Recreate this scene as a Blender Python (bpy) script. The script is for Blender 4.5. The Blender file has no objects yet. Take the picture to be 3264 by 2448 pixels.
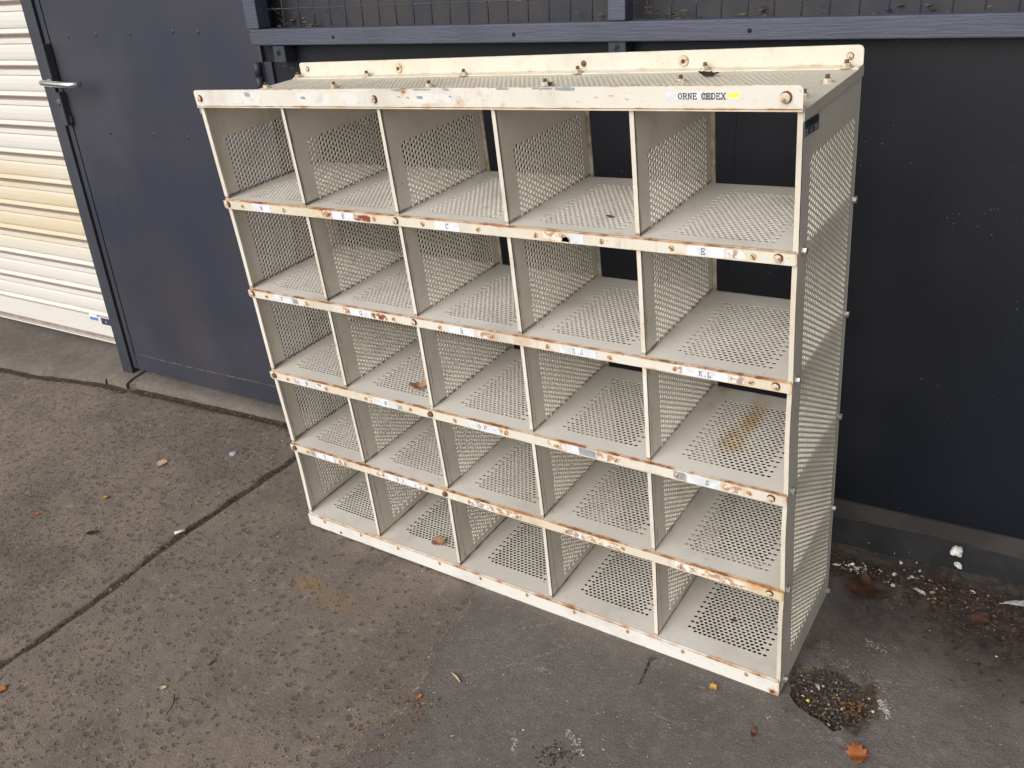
import bpy, bmesh, math, random
import numpy as np
from mathutils import Matrix, Vector, Euler
from mathutils import noise as mnoise

random.seed(7)
rng = np.random.default_rng(11)
scene = bpy.context.scene
COL = scene.collection

# ------------------------------------------------------------------ mesh builder
class MB:
    """collects quads / polygons, with a material index and a float 'rust' value per vertex"""
    def __init__(self):
        self.v = []; self.f = []; self.m = []; self.n = 0; self.smooth = []
        self.qv = []; self.qf = []; self.qm = []      # numpy chunks of quads

    def verts(self, pts):
        i = self.n
        self.v.extend([tuple(p) for p in pts]); self.n += len(pts)
        return list(range(i, i + len(pts)))

    def face(self, idx, m=0, s=False):
        self.f.append(tuple(idx)); self.m.append(m); self.smooth.append(s)

    def poly(self, pts, m=0):
        self.face(self.verts(pts), m)

    def box(self, x0, x1, y0, y1, z0, z1, m=0, bev=0.0):
        if bev <= 0:
            i = self.verts([(x0,y0,z0),(x1,y0,z0),(x1,y1,z0),(x0,y1,z0),(x0,y0,z1),(x1,y0,z1),(x1,y1,z1),(x0,y1,z1)])
            for q in ((0,3,2,1),(4,5,6,7),(0,1,5,4),(1,2,6,5),(2,3,7,6),(3,0,4,7)):
                self.face([i[k] for k in q], m)
            return
        b = bmesh.new()
        bmesh.ops.create_cube(b, size=1.0)
        for v in b.verts:
            v.co = Vector((x0+(v.co.x+.5)*(x1-x0), y0+(v.co.y+.5)*(y1-y0), z0+(v.co.z+.5)*(z1-z0)))
        bmesh.ops.bevel(b, geom=list(b.edges), offset=bev, segments=2, profile=.5, affect='EDGES')
        self.bm(b, m)

    def bm(self, b, m=0, s=False, mat=None):
        b.verts.ensure_lookup_table(); b.verts.index_update()
        pts = [(mat @ v.co) if mat else v.co for v in b.verts]
        i = self.verts(pts)
        for f in b.faces:
            self.face([i[v.index] for v in f.verts], m, s)
        b.free()

    def prism(self, pts, d, m=0):
        """closed polygon pts (3d) extruded by vector d"""
        n = len(pts); d = Vector(d)
        a = self.verts(pts); b = self.verts([tuple(Vector(p) + d) for p in pts])
        self.face(a[::-1], m); self.face(b, m)
        for k in range(n):
            self.face([a[k], a[(k+1) % n], b[(k+1) % n], b[k]], m)

    def cyl(self, c, axis, r, h, n=12, m=0, r2=None, cap=True, s=True, rot=0.0):
        ax = Vector(axis).normalized()
        t = Vector((0,0,1)) if abs(ax.z) < .9 else Vector((1,0,0))
        a = ax.cross(t).normalized(); b = ax.cross(a)
        c = Vector(c); r2 = r if r2 is None else r2
        p0 = [c + (a*math.cos(rot+2*math.pi*k/n) + b*math.sin(rot+2*math.pi*k/n))*r for k in range(n)]
        p1 = [c + ax*h + (a*math.cos(rot+2*math.pi*k/n) + b*math.sin(rot+2*math.pi*k/n))*r2 for k in range(n)]
        i = self.verts(p0); j = self.verts(p1)
        for k in range(n):
            self.face([i[k], i[(k+1) % n], j[(k+1) % n], j[k]], m, s)
        if cap:
            self.face(i[::-1], m); self.face(j, m)

    def dome(self, c, axis, r, h, n=14, m=0, rings=3):
        ax = Vector(axis).normalized()
        prev = None; c = Vector(c)
        t = Vector((0,0,1)) if abs(ax.z) < .9 else Vector((1,0,0))
        a = ax.cross(t).normalized(); b = ax.cross(a)
        for k in range(rings+1):
            th = k/(rings)*math.pi/2*.92
            rr = r*math.cos(th); hh = h*math.sin(th)
            ring = self.verts([c + ax*hh + (a*math.cos(2*math.pi*q/n)+b*math.sin(2*math.pi*q/n))*rr for q in range(n)])
            if prev:
                for q in range(n):
                    self.face([prev[q], prev[(q+1) % n], ring[(q+1) % n], ring[q]], m, True)
            prev = ring
        self.face(prev, m, True)

    def tube(self, pts, r, n=8, m=0, taper=None):
        pts = [Vector(p) for p in pts]; rings = []
        for k, p in enumerate(pts):
            d = (pts[min(k+1, len(pts)-1)] - pts[max(k-1, 0)]).normalized()
            t = Vector((0,0,1)) if abs(d.z) < .9 else Vector((1,0,0))
            a = d.cross(t).normalized(); b = d.cross(a)
            rr = r*(taper[k] if taper else 1)
            rings.append(self.verts([p + (a*math.cos(2*math.pi*q/n)+b*math.sin(2*math.pi*q/n))*rr for q in range(n)]))
        for A, B in zip(rings, rings[1:]):
            for q in range(n):
                self.face([A[q], A[(q+1) % n], B[(q+1) % n], B[q]], m, True)
        self.face(rings[0][::-1], m); self.face(rings[-1], m)

    def quads(self, V, F, m=0):
        """numpy chunk: V (n,3), F (k,4)"""
        self.qv.append(np.asarray(V, float)); self.qf.append(np.asarray(F, int)); self.qm.append(m)

    def build(self, name, mats, parent=None, rust=None, attrs=None, matrix=None):
        V = [np.array(self.v, float).reshape(-1, 3)]
        off = len(self.v)
        loops = [np.array([i for f in self.f for i in f], np.int32)]
        sizes = [np.array([len(f) for f in self.f], np.int32)]
        mi = [np.array(self.m, np.int32)]; sm = [np.array(self.smooth, bool)]
        for qv, qf, qm in zip(self.qv, self.qf, self.qm):
            V.append(qv); loops.append((qf + off).ravel().astype(np.int32))
            sizes.append(np.full(len(qf), 4, np.int32)); mi.append(np.full(len(qf), qm, np.int32))
            sm.append(np.zeros(len(qf), bool)); off += len(qv)
        V = np.concatenate(V); loops = np.concatenate(loops); sizes = np.concatenate(sizes)
        mi = np.concatenate(mi); sm = np.concatenate(sm)
        me = bpy.data.meshes.new(name)
        me.vertices.add(len(V)); me.vertices.foreach_set('co', V.astype(np.float32).ravel())
        me.loops.add(len(loops)); me.loops.foreach_set('vertex_index', loops)
        me.polygons.add(len(sizes))
        me.polygons.foreach_set('loop_start', np.concatenate([[0], np.cumsum(sizes)[:-1]]).astype(np.int32))
        me.polygons.foreach_set('loop_total', sizes)
        me.polygons.foreach_set('material_index', mi)
        me.update(calc_edges=True)
        me.polygons.foreach_set('use_smooth', sm)
        for mt in (mats if isinstance(mats, (list, tuple)) else [mats]):
            me.materials.append(mt)
        if rust is not None:
            at = me.attributes.new('rust', 'FLOAT', 'POINT')
            at.data.foreach_set('value', np.asarray(rust(V), np.float32))
        for k, fn in (attrs or {}).items():
            at = me.attributes.new(k, 'FLOAT', 'POINT')
            at.data.foreach_set('value', np.asarray(fn(V), np.float32))
        me.validate()
        o = bpy.data.objects.new(name, me); COL.objects.link(o)
        if parent is not None: o.parent = parent
        elif matrix is not None: o.matrix_world = matrix
        return o

def tag(o, label=None, cat=None, group=None, kind=None):
    if label: o['label'] = label
    if cat: o['category'] = cat
    if group: o['group'] = group
    if kind: o['kind'] = kind
    return o

def thing(name, label, cat, loc=(0,0,0), rot=(0,0,0), group=None, matrix=None):
    o = bpy.data.objects.new(name, None); COL.objects.link(o)
    o.empty_display_size = .05
    if matrix is not None: o.matrix_world = matrix
    else:
        o.location = loc; o.rotation_euler = rot
    return tag(o, label, cat, group)

def dup(o, parent, loc, rot=None):
    c = o.copy(); COL.objects.link(c); c.parent = parent; c.location = loc
    if rot: c.rotation_euler = rot
    return c

# ------------------------------------------------------------------ node helper
class NT:
    def __init__(self, name):
        self.mat = bpy.data.materials.new(name); self.mat.use_nodes = True
        self.t = self.mat.node_tree; self.t.nodes.clear()
        self.out = self.t.nodes.new('ShaderNodeOutputMaterial')
        self.b = self.t.nodes.new('ShaderNodeBsdfPrincipled')
        self.t.links.new(self.b.outputs[0], self.out.inputs[0])
        self.co = self.t.nodes.new('ShaderNodeTexCoord').outputs['Object']
    def L(self, a, b): self.t.links.new(a, b)
    def put(self, sock, val):
        if hasattr(val, 'is_output'): self.L(val, sock)
        elif isinstance(val, (tuple, list)) and len(val) == 3 and sock.type == 'RGBA': sock.default_value = (*val, 1)
        else: sock.default_value = val
    def m(self, op, a, b=0.0, c=None, clamp=False):
        n = self.t.nodes.new('ShaderNodeMath'); n.operation = op; n.use_clamp = clamp
        self.put(n.inputs[0], a); self.put(n.inputs[1], b)
        if c is not None: self.put(n.inputs[2], c)
        return n.outputs[0]
    def ramp(self, x, lo, hi, a=0.0, b=1.0):
        n = self.t.nodes.new('ShaderNodeMapRange'); n.interpolation_type = 'SMOOTHSTEP'; n.clamp = True
        self.put(n.inputs[0], x); self.put(n.inputs[1], lo); self.put(n.inputs[2], hi)
        self.put(n.inputs[3], a); self.put(n.inputs[4], b)
        return n.outputs[0]
    def noise(self, scale, detail=4.0, rough=.55, vec=None, dist=0.0):
        n = self.t.nodes.new('ShaderNodeTexNoise')
        self.put(n.inputs['Vector'], vec if vec is not None else self.co)
        n.inputs['Scale'].default_value = scale; n.inputs['Detail'].default_value = detail
        n.inputs['Roughness'].default_value = rough; n.inputs['Distortion'].default_value = dist
        return n.outputs[0]
    def voro(self, scale, vec=None, feature='F1', rnd=1.0):
        n = self.t.nodes.new('ShaderNodeTexVoronoi'); n.feature = feature
        self.put(n.inputs['Vector'], vec if vec is not None else self.co)
        n.inputs['Scale'].default_value = scale; n.inputs['Randomness'].default_value = rnd
        return n
    def mix(self, f, a, b, mode='MIX'):
        n = self.t.nodes.new('ShaderNodeMix'); n.data_type = 'RGBA'; n.blend_type = mode
        self.put(n.inputs[0], f); self.put(n.inputs[6], a); self.put(n.inputs[7], b)
        return n.outputs[2]
    def mapping(self, scale=(1,1,1), loc=(0,0,0), rot=(0,0,0), vec=None):
        n = self.t.nodes.new('ShaderNodeMapping')
        self.put(n.inputs[0], vec if vec is not None else self.co)
        n.inputs['Scale'].default_value = scale; n.inputs['Location'].default_value = loc
        n.inputs['Rotation'].default_value = rot
        return n.outputs[0]
    def attr(self, name, out='Fac'):
        n = self.t.nodes.new('ShaderNodeAttribute'); n.attribute_name = name
        return n.outputs[out]
    def sep(self, vec=None):
        n = self.t.nodes.new('ShaderNodeSeparateXYZ'); self.put(n.inputs[0], vec if vec is not None else self.co)
        return n.outputs
    def bump(self, h, strength=.3, dist=.002, prev=None):
        n = self.t.nodes.new('ShaderNodeBump'); n.inputs['Strength'].default_value = strength
        n.inputs['Distance'].default_value = dist; self.put(n.inputs['Height'], h)
        if prev is not None: self.put(n.inputs['Normal'], prev)
        return n.outputs[0]
    def done(self, color, rough=.6, normal=None, metal=0.0, spec=.5):
        self.put(self.b.inputs['Base Color'], color); self.put(self.b.inputs['Roughness'], rough)
        self.put(self.b.inputs['Metallic'], metal); self.b.inputs['Specular IOR Level'].default_value = spec
        if normal is not None: self.L(normal, self.b.inputs['Normal'])
        return self.mat

LEV = [1.0315, .8436, .6419, .4402, .2419, .0374]     # roof underside, four shelves, floor
YL = [0.0, -.0013, -.0038, -.0082, -.0091, -.0167]    # front edge at those heights
W = 1.2; D = .28

# ------------------------------------------------------------------ materials
def cream(name, base=(.70,.655,.565), base2=(.625,.58,.485), dirt=None, rustk=1.0, grey=0.0, rough=.5, spots=.5):
    n = NT(name)
    big = n.noise(2.6, 3); fine = n.noise(38, 5, .6); mid = n.noise(11, 4, .6)
    col = n.mix(n.ramp(big, .35, .65), base, base2)
    col = n.mix(n.m('MULTIPLY', n.ramp(mid, .5, .75), .25), col, tuple(c*.74 for c in base2))
    rust = n.attr('rust')
    # faint yellow staining
    st = n.ramp(n.m('ADD', n.m('MULTIPLY', n.noise(7, 3), .75), n.m('MULTIPLY', rust, .28)), .50, .72)
    col = n.mix(n.m('MULTIPLY', st, .55*rustk), col, (.60,.43,.22))
    # blotchy handling grime and a few brown runs
    gb = n.ramp(n.noise(6.5, 5, .65, n.mapping(loc=(8,2,5))), .50, .72)
    col = n.mix(n.m('MULTIPLY', gb, .32), col, (.30,.265,.215))
    rn = n.m('MULTIPLY', n.ramp(n.noise(30, 4, .65, n.mapping((1, 1, .14), loc=(1,3,2))), .60, .72), n.ramp(n.noise(4.2, 2, .5, n.mapping(loc=(6,1,9))), .50, .62))
    col = n.mix(n.m('MULTIPLY', rn, .5*rustk), col, (.42,.27,.12))
    # small dark scratches and specks
    vec = n.mapping((1, 1, 2.2), rot=(.3, .5, .8))
    sp = n.m('MAXIMUM', n.ramp(n.noise(70, 3, .7, vec), .655, .715), n.m('MULTIPLY', n.ramp(n.noise(190, 2, .6, n.mapping(loc=(3,7,1))), .70, .76), .8))
    col = n.mix(n.m('MULTIPLY', sp, spots), col, (.13,.115,.10))
    if dirt is not None:
        d = dirt(n)
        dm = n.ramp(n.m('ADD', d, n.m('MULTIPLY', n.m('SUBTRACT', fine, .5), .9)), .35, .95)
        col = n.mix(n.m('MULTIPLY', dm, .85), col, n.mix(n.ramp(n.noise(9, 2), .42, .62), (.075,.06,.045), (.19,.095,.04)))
    if grey > 0:
        g = n.ramp(n.m('ADD', n.m('MULTIPLY', n.noise(34, 4, .65, n.mapping(loc=(3,1,2))), .8), n.m('MULTIPLY', rust, .16)), .61, .635)
        col = n.mix(n.m('MULTIPLY', g, grey), col, (.24,.26,.29))
    # rust that eats in from the edges
    rv = n.m('ADD', n.m('MULTIPLY', n.m('ADD', n.m('MULTIPLY', fine, .6), n.m('MULTIPLY', n.noise(17, 3, .6), .55)), .85), n.m('MULTIPLY', rust, .34))
    halo = n.ramp(rv, .60, .82); core = n.ramp(rv, .74, .86)
    col = n.mix(n.m('MULTIPLY', halo, .6*rustk), col, (.50,.25,.085))
    rc = n.mix(n.ramp(n.noise(60, 3), .4, .6), (.42,.185,.06), (.17,.065,.028))
    col = n.mix(n.m('MULTIPLY', core, rustk), col, rc)
    r = n.m('ADD', rough, n.m('MULTIPLY', core, .35))
    nb = n.bump(n.m('ADD', n.m('MULTIPLY', fine, .25), n.m('MULTIPLY', core, -.6)), .25, .0012)
    return n.done(col, r, nb, spec=.35)

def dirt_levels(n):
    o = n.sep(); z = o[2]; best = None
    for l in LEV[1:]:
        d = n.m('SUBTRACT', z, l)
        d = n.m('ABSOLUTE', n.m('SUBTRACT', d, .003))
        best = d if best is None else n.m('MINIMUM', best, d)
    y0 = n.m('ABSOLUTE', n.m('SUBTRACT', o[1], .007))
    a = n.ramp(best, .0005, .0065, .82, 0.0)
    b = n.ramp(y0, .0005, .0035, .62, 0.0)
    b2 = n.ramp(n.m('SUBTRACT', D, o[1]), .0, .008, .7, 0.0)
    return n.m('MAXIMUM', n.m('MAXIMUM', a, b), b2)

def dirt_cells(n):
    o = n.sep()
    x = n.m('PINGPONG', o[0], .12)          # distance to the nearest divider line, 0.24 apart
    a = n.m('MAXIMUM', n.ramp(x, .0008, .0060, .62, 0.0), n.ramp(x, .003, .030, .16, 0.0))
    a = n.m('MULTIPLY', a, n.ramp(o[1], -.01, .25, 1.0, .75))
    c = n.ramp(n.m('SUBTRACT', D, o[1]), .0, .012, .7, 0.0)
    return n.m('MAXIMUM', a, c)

def dirt_yellow(n):
    # the brown water streak on one shelf, and the general mottling
    return dirt_cells(n)

M = {}
M['divider'] = cream('cream_divider', dirt=dirt_levels, rough=.55, rustk=.85)
M['side'] = cream('cream_side', dirt=dirt_levels, rough=.55, rustk=.8)
M['side_out'] = cream('cream_side_outer', base=(.66,.61,.51), base2=(.58,.535,.44), rough=.6, rustk=.7)
M['shelf'] = cream('cream_shelf', base=(.66,.625,.565), base2=(.585,.55,.49), dirt=dirt_cells, rough=.5, rustk=.9, grey=.6)
M['roof'] = cream('cream_roof', base=(.60,.555,.46), base2=(.53,.49,.40), rough=.6, rustk=.5)
M['rail'] = cream('cream_rail', base=(.67,.64,.565), base2=(.63,.565,.44), rough=.45, rustk=1.0, grey=.5)
M['fascia'] = cream('cream_fascia', base=(.69,.675,.63), base2=(.67,.635,.56), rough=.45, rustk=.9, grey=1.0)
M['skirt'] = cream('cream_skirt', base=(.70,.69,.66), base2=(.68,.66,.61), rough=.45, rustk=.9, grey=.3)
M['flange'] = cream('cream_flange', base=(.67,.635,.55), base2=(.64,.59,.48), rough=.5, rustk=.8)

def stained_shelf():
    n = NT('cream_shelf_streaked')
    # same paint with one yellow-brown water streak across the field of holes
    big = n.noise(2.6, 3); fine = n.noise(38, 5, .6)
    col = n.mix(n.ramp(big, .35, .65), (.66,.625,.565), (.585,.55,.49))
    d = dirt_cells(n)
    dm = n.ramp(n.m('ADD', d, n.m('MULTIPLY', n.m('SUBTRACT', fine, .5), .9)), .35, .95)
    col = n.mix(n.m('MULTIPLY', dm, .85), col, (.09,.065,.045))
    o = n.sep()
    cx = n.m('ADD', 1.066, n.m('MULTIPLY', n.m('SUBTRACT', n.noise(14, 2), .5), .05))
    s = n.ramp(n.m('ABSOLUTE', n.m('SUBTRACT', o[0], cx)), .004, .03, 1.0, 0.0)
    s = n.m('MULTIPLY', s, n.ramp(o[1], .05, .10)); s = n.m('MULTIPLY', s, n.ramp(o[1], .22, .275, 1.0, .35))
    s = n.m('MULTIPLY', s, n.ramp(n.noise(30, 4), .3, .6, .4, 1.0))
    col = n.mix(n.m('MULTIPLY', s, .75), col, (.43,.27,.075))
    e = n.ramp(n.m('ABSOLUTE', n.m('SUBTRACT', o[0], .985)), .0, .02, .6, 0.0)
    e = n.m('MULTIPLY', e, n.ramp(o[1], .15, .24))
    col = n.mix(n.m('MULTIPLY', e, n.ramp(n.noise(20, 4), .35, .6)), col, (.42,.29,.12))
    rust = n.attr('rust')
    rv = n.m('ADD', n.m('MULTIPLY', n.m('ADD', n.m('MULTIPLY', fine, .6), n.m('MULTIPLY', n.noise(17, 3, .6), .55)), .85), n.m('MULTIPLY', rust, .34))
    col = n.mix(n.m('MULTIPLY', n.ramp(rv, .60, .82), .5), col, (.50,.25,.085))
    col = n.mix(n.ramp(rv, .74, .86), col, (.26,.10,.035))
    return n.done(col, .5, n.bump(fine, .2, .001), spec=.35)
M['shelf_streak'] = stained_shelf()

def plain(name, c, rough=.6, c2=None, scale=40, metal=0.0, bump=0.0, spec=.5, lo=.4, hi=.6, bd=.001):
    n = NT(name); col = c; nz = n.noise(scale, 4, .6)
    if c2 is not None: col = n.mix(n.ramp(nz, lo, hi), c, c2)
    nb = n.bump(nz, bump, bd) if bump else None
    return n.done(col, rough, nb, metal, spec)

M['bolt'] = plain('bolt_cream_rusty', (.58,.49,.36), .55, (.30,.15,.07), 130, bump=.3, lo=.50, hi=.64)
M['bolt_rust'] = plain('bolt_rusty', (.22,.105,.055), .8, (.12,.06,.035), 120, bump=.4)
M['screw'] = plain('screw_rusty', (.62,.47,.27), .6, (.40,.20,.08), 160, bump=.3, lo=.45, hi=.6)
M['slot'] = plain('slot_dark', (.09,.04,.02), .9)
M['zinc'] = plain('zinc_bolt', (.55,.54,.50), .4, (.38,.37,.34), 200, metal=.6)
M['nut'] = plain('nut_cream', (.62,.57,.45), .6, (.42,.33,.2), 150, bump=.2)
M['stud'] = plain('stud_rust', (.19,.085,.05), .85, (.11,.05,.032), 200)
M['paper'] = plain('label_paper', (.70,.72,.77), .75, (.58,.59,.61), 45, lo=.42, hi=.66)
M['ink'] = plain('label_ink', (.055,.055,.07), .8)
M['ink_bold'] = plain('label_ink_black', (.02,.02,.025), .8)
M['old_paper'] = plain('old_label_patch', (.68,.67,.64), .7, (.60,.57,.52), 46, lo=.46, hi=.62)
M['marker'] = plain('yellow_marker', (.85,.80,.10), .7)
M['smudge'] = plain('grey_smudge', (.36,.31,.31), .8, (.46,.41,.41), 260)
M['residue'] = plain('label_residue_brown', (.40,.25,.17), .85, (.72,.65,.55), 75, lo=.44, hi=.56)
M['residue_mauve'] = plain('label_residue_mauve', (.36,.27,.26), .85, (.74,.70,.66), 85, lo=.45, hi=.55)
M['maroon'] = plain('label_residue_maroon', (.20,.045,.03), .8, (.70,.60,.47), 95, lo=.50, hi=.60)
M['greypaint'] = plain('bare_grey_primer', (.25,.27,.31), .7, (.31,.33,.36), 80)
M['plate'] = plain('plate_black', (.025,.028,.033), .5, (.05,.055,.06), 300)
M['plate_silver'] = plain('plate_silver', (.32,.31,.30), .45, (.20,.20,.20), 220)

def wallpaint(name, c, c2, rough=.4, scale=5, bump=.08, specks=.0, spec=.5):
    n = NT(name)
    a = n.noise(scale, 4, .55); f = n.noise(160, 3, .6)
    col = n.mix(n.ramp(a, .35, .68), c, c2)
    if specks:
        s = n.ramp(n.noise(210, 2, .5, n.mapping(loc=(2,5,1))), .735, .76)
        s = n.m('MULTIPLY', s, n.ramp(n.noise(9, 2), .5, .65))
        col = n.mix(n.m('MULTIPLY', s, specks), col, (.35,.36,.38))
    du = n.ramp(n.noise(1.7, 5, .62, n.mapping(loc=(4,1,6))), .48, .72)
    col = n.mix(n.m('MULTIPLY', du, .38), col, tuple(min(1, q*1.7 + .006) for q in (c[0]*1.15, c[1], c[2]*.86)))
    sk = n.m('MULTIPLY', n.ramp(n.noise(26, 4, .7, n.mapping((1, 1, .12), rot=(0,.25,0))), .66, .74), n.ramp(n.noise(3.1, 2), .52, .64))
    col = n.mix(n.m('MULTIPLY', sk, .35), col, tuple(q*1.9 + .01 for q in c))
    r = n.m('ADD', rough, n.m('MULTIPLY', n.m('SUBTRACT', a, .5), .25)); r = n.m('ADD', r, n.m('MULTIPLY', du, .14))
    nb = n.bump(n.m('ADD', n.m('MULTIPLY', n.noise(3, 2), 4.0), f), bump, .0008)
    return n.done(col, r, nb, spec=spec)
M['door'] = wallpaint('door_navy_satin', (.027,.031,.048), (.037,.036,.046), .44, 3.0, .12, .5, spec=.3)
M['jamb'] = wallpaint('jamb_navy', (.034,.040,.054), (.030,.034,.046), .5, 6, .15, .3, spec=.35)
M['wall'] = wallpaint('wall_dark_navy', (.0026,.0042,.0088), (.0036,.0052,.0104), .46, 2.2, .15, .7, spec=.30)
M['gap_shadow'] = plain('gap_shadow_black', (.012,.011,.013), .8)  # near-black colour stands in for the shade inside the door gaps and keyhole
M['plinth'] = plain('plinth_cement', (.024,.020,.018), .9, (.036,.031,.028), 9, bump=.4, bd=.003)
M['tar'] = plain('tar_black', (.006,.006,.0075), .9, (.014,.013,.0135), 14, bump=.8, bd=.006, lo=.35, hi=.7)

def timber():
    n = NT('timber_painted_navy')
    v = n.mapping((5, 5, 60)); g = n.noise(3.2, 6, .65, v, .6); f = n.noise(90, 3)
    col = n.mix(n.ramp(n.noise(4, 3), .35, .65), (.068,.075,.108), (.054,.061,.086))
    col = n.mix(n.m('MULTIPLY', n.ramp(g, .56, .68), .5), col, (.045,.047,.068))
    col = n.mix(n.m('MULTIPLY', n.ramp(n.noise(240, 2), .73, .76), .6), col, (.4,.41,.45))
    return n.done(col, .5, n.bump(n.m('ADD', g, n.m('MULTIPLY', f, .2)), .5, .0035), spec=.4)
M['timber'] = timber()
M['wire'] = plain('wire_painted_dark', (.035,.037,.048), .55, (.16,.14,.13), 120, bump=.3, lo=.62, hi=.7)
M['window_back'] = plain('dusty_dark_board', (.026,.029,.040), .7, (.040,.037,.037), 7, bump=.5, bd=.004)
M['cobweb'] = plain('cobweb_dust', (.13,.095,.068), .95, (.07,.05,.038), 120, bump=.6)
M['chrome'] = plain('handle_steel', (.72,.71,.70), .22, metal=1.0)
M['hole'] = plain('drilled_hole', (.004,.004,.005), .9)

def shutter_mat():
    n = NT('shutter_painted_steel')
    o = n.sep(); w = o[2]
    yel = n.m('MULTIPLY', n.ramp(w, .30, .42), n.ramp(w, .60, .74, 1.0, 0.0))
    yel = n.m('MULTIPLY', yel, n.ramp(n.noise(2.0, 2, .5, n.mapping((1,1,10))), .3, .6, .55, 1.0))
    col = n.mix(n.m('MULTIPLY', yel, .8), (.635,.61,.565), (.60,.495,.30))
    st = n.ramp(n.noise(5, 4, .6, n.mapping((1,1,7))), .52, .72)
    col = n.mix(n.m('MULTIPLY', st, .28), col, (.55,.47,.36))
    gr = n.attr('shade_grime')  # painted shade of slat grooves and down-facing bands, broken up by grime noise
    gm = n.ramp(n.m('ADD', n.m('MULTIPLY', gr, 1.12), n.m('MULTIPLY', n.m('SUBTRACT', n.noise(24, 4, .6, n.mapping((1,1,3))), .5), .7)), .3, .9)
    col = n.mix(n.m('MULTIPLY', gm, .85), col, (.33,.275,.235))
    sc = n.ramp(n.noise(40, 4, .7, n.mapping((1,1,4), loc=(4,2,1))), .68, .76)
    col = n.mix(n.m('MULTIPLY', sc, .5), col, (.25,.22,.2))
    return n.done(col, .42, n.bump(n.noise(30, 3), .08, .001), spec=.4)
M['shutter'] = shutter_mat()
M['sticker_blue'] = plain('sticker_blue', (.08,.19,.55), .5)
M['sticker_dark'] = plain('sticker_dark', (.03,.035,.07), .5)

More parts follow.
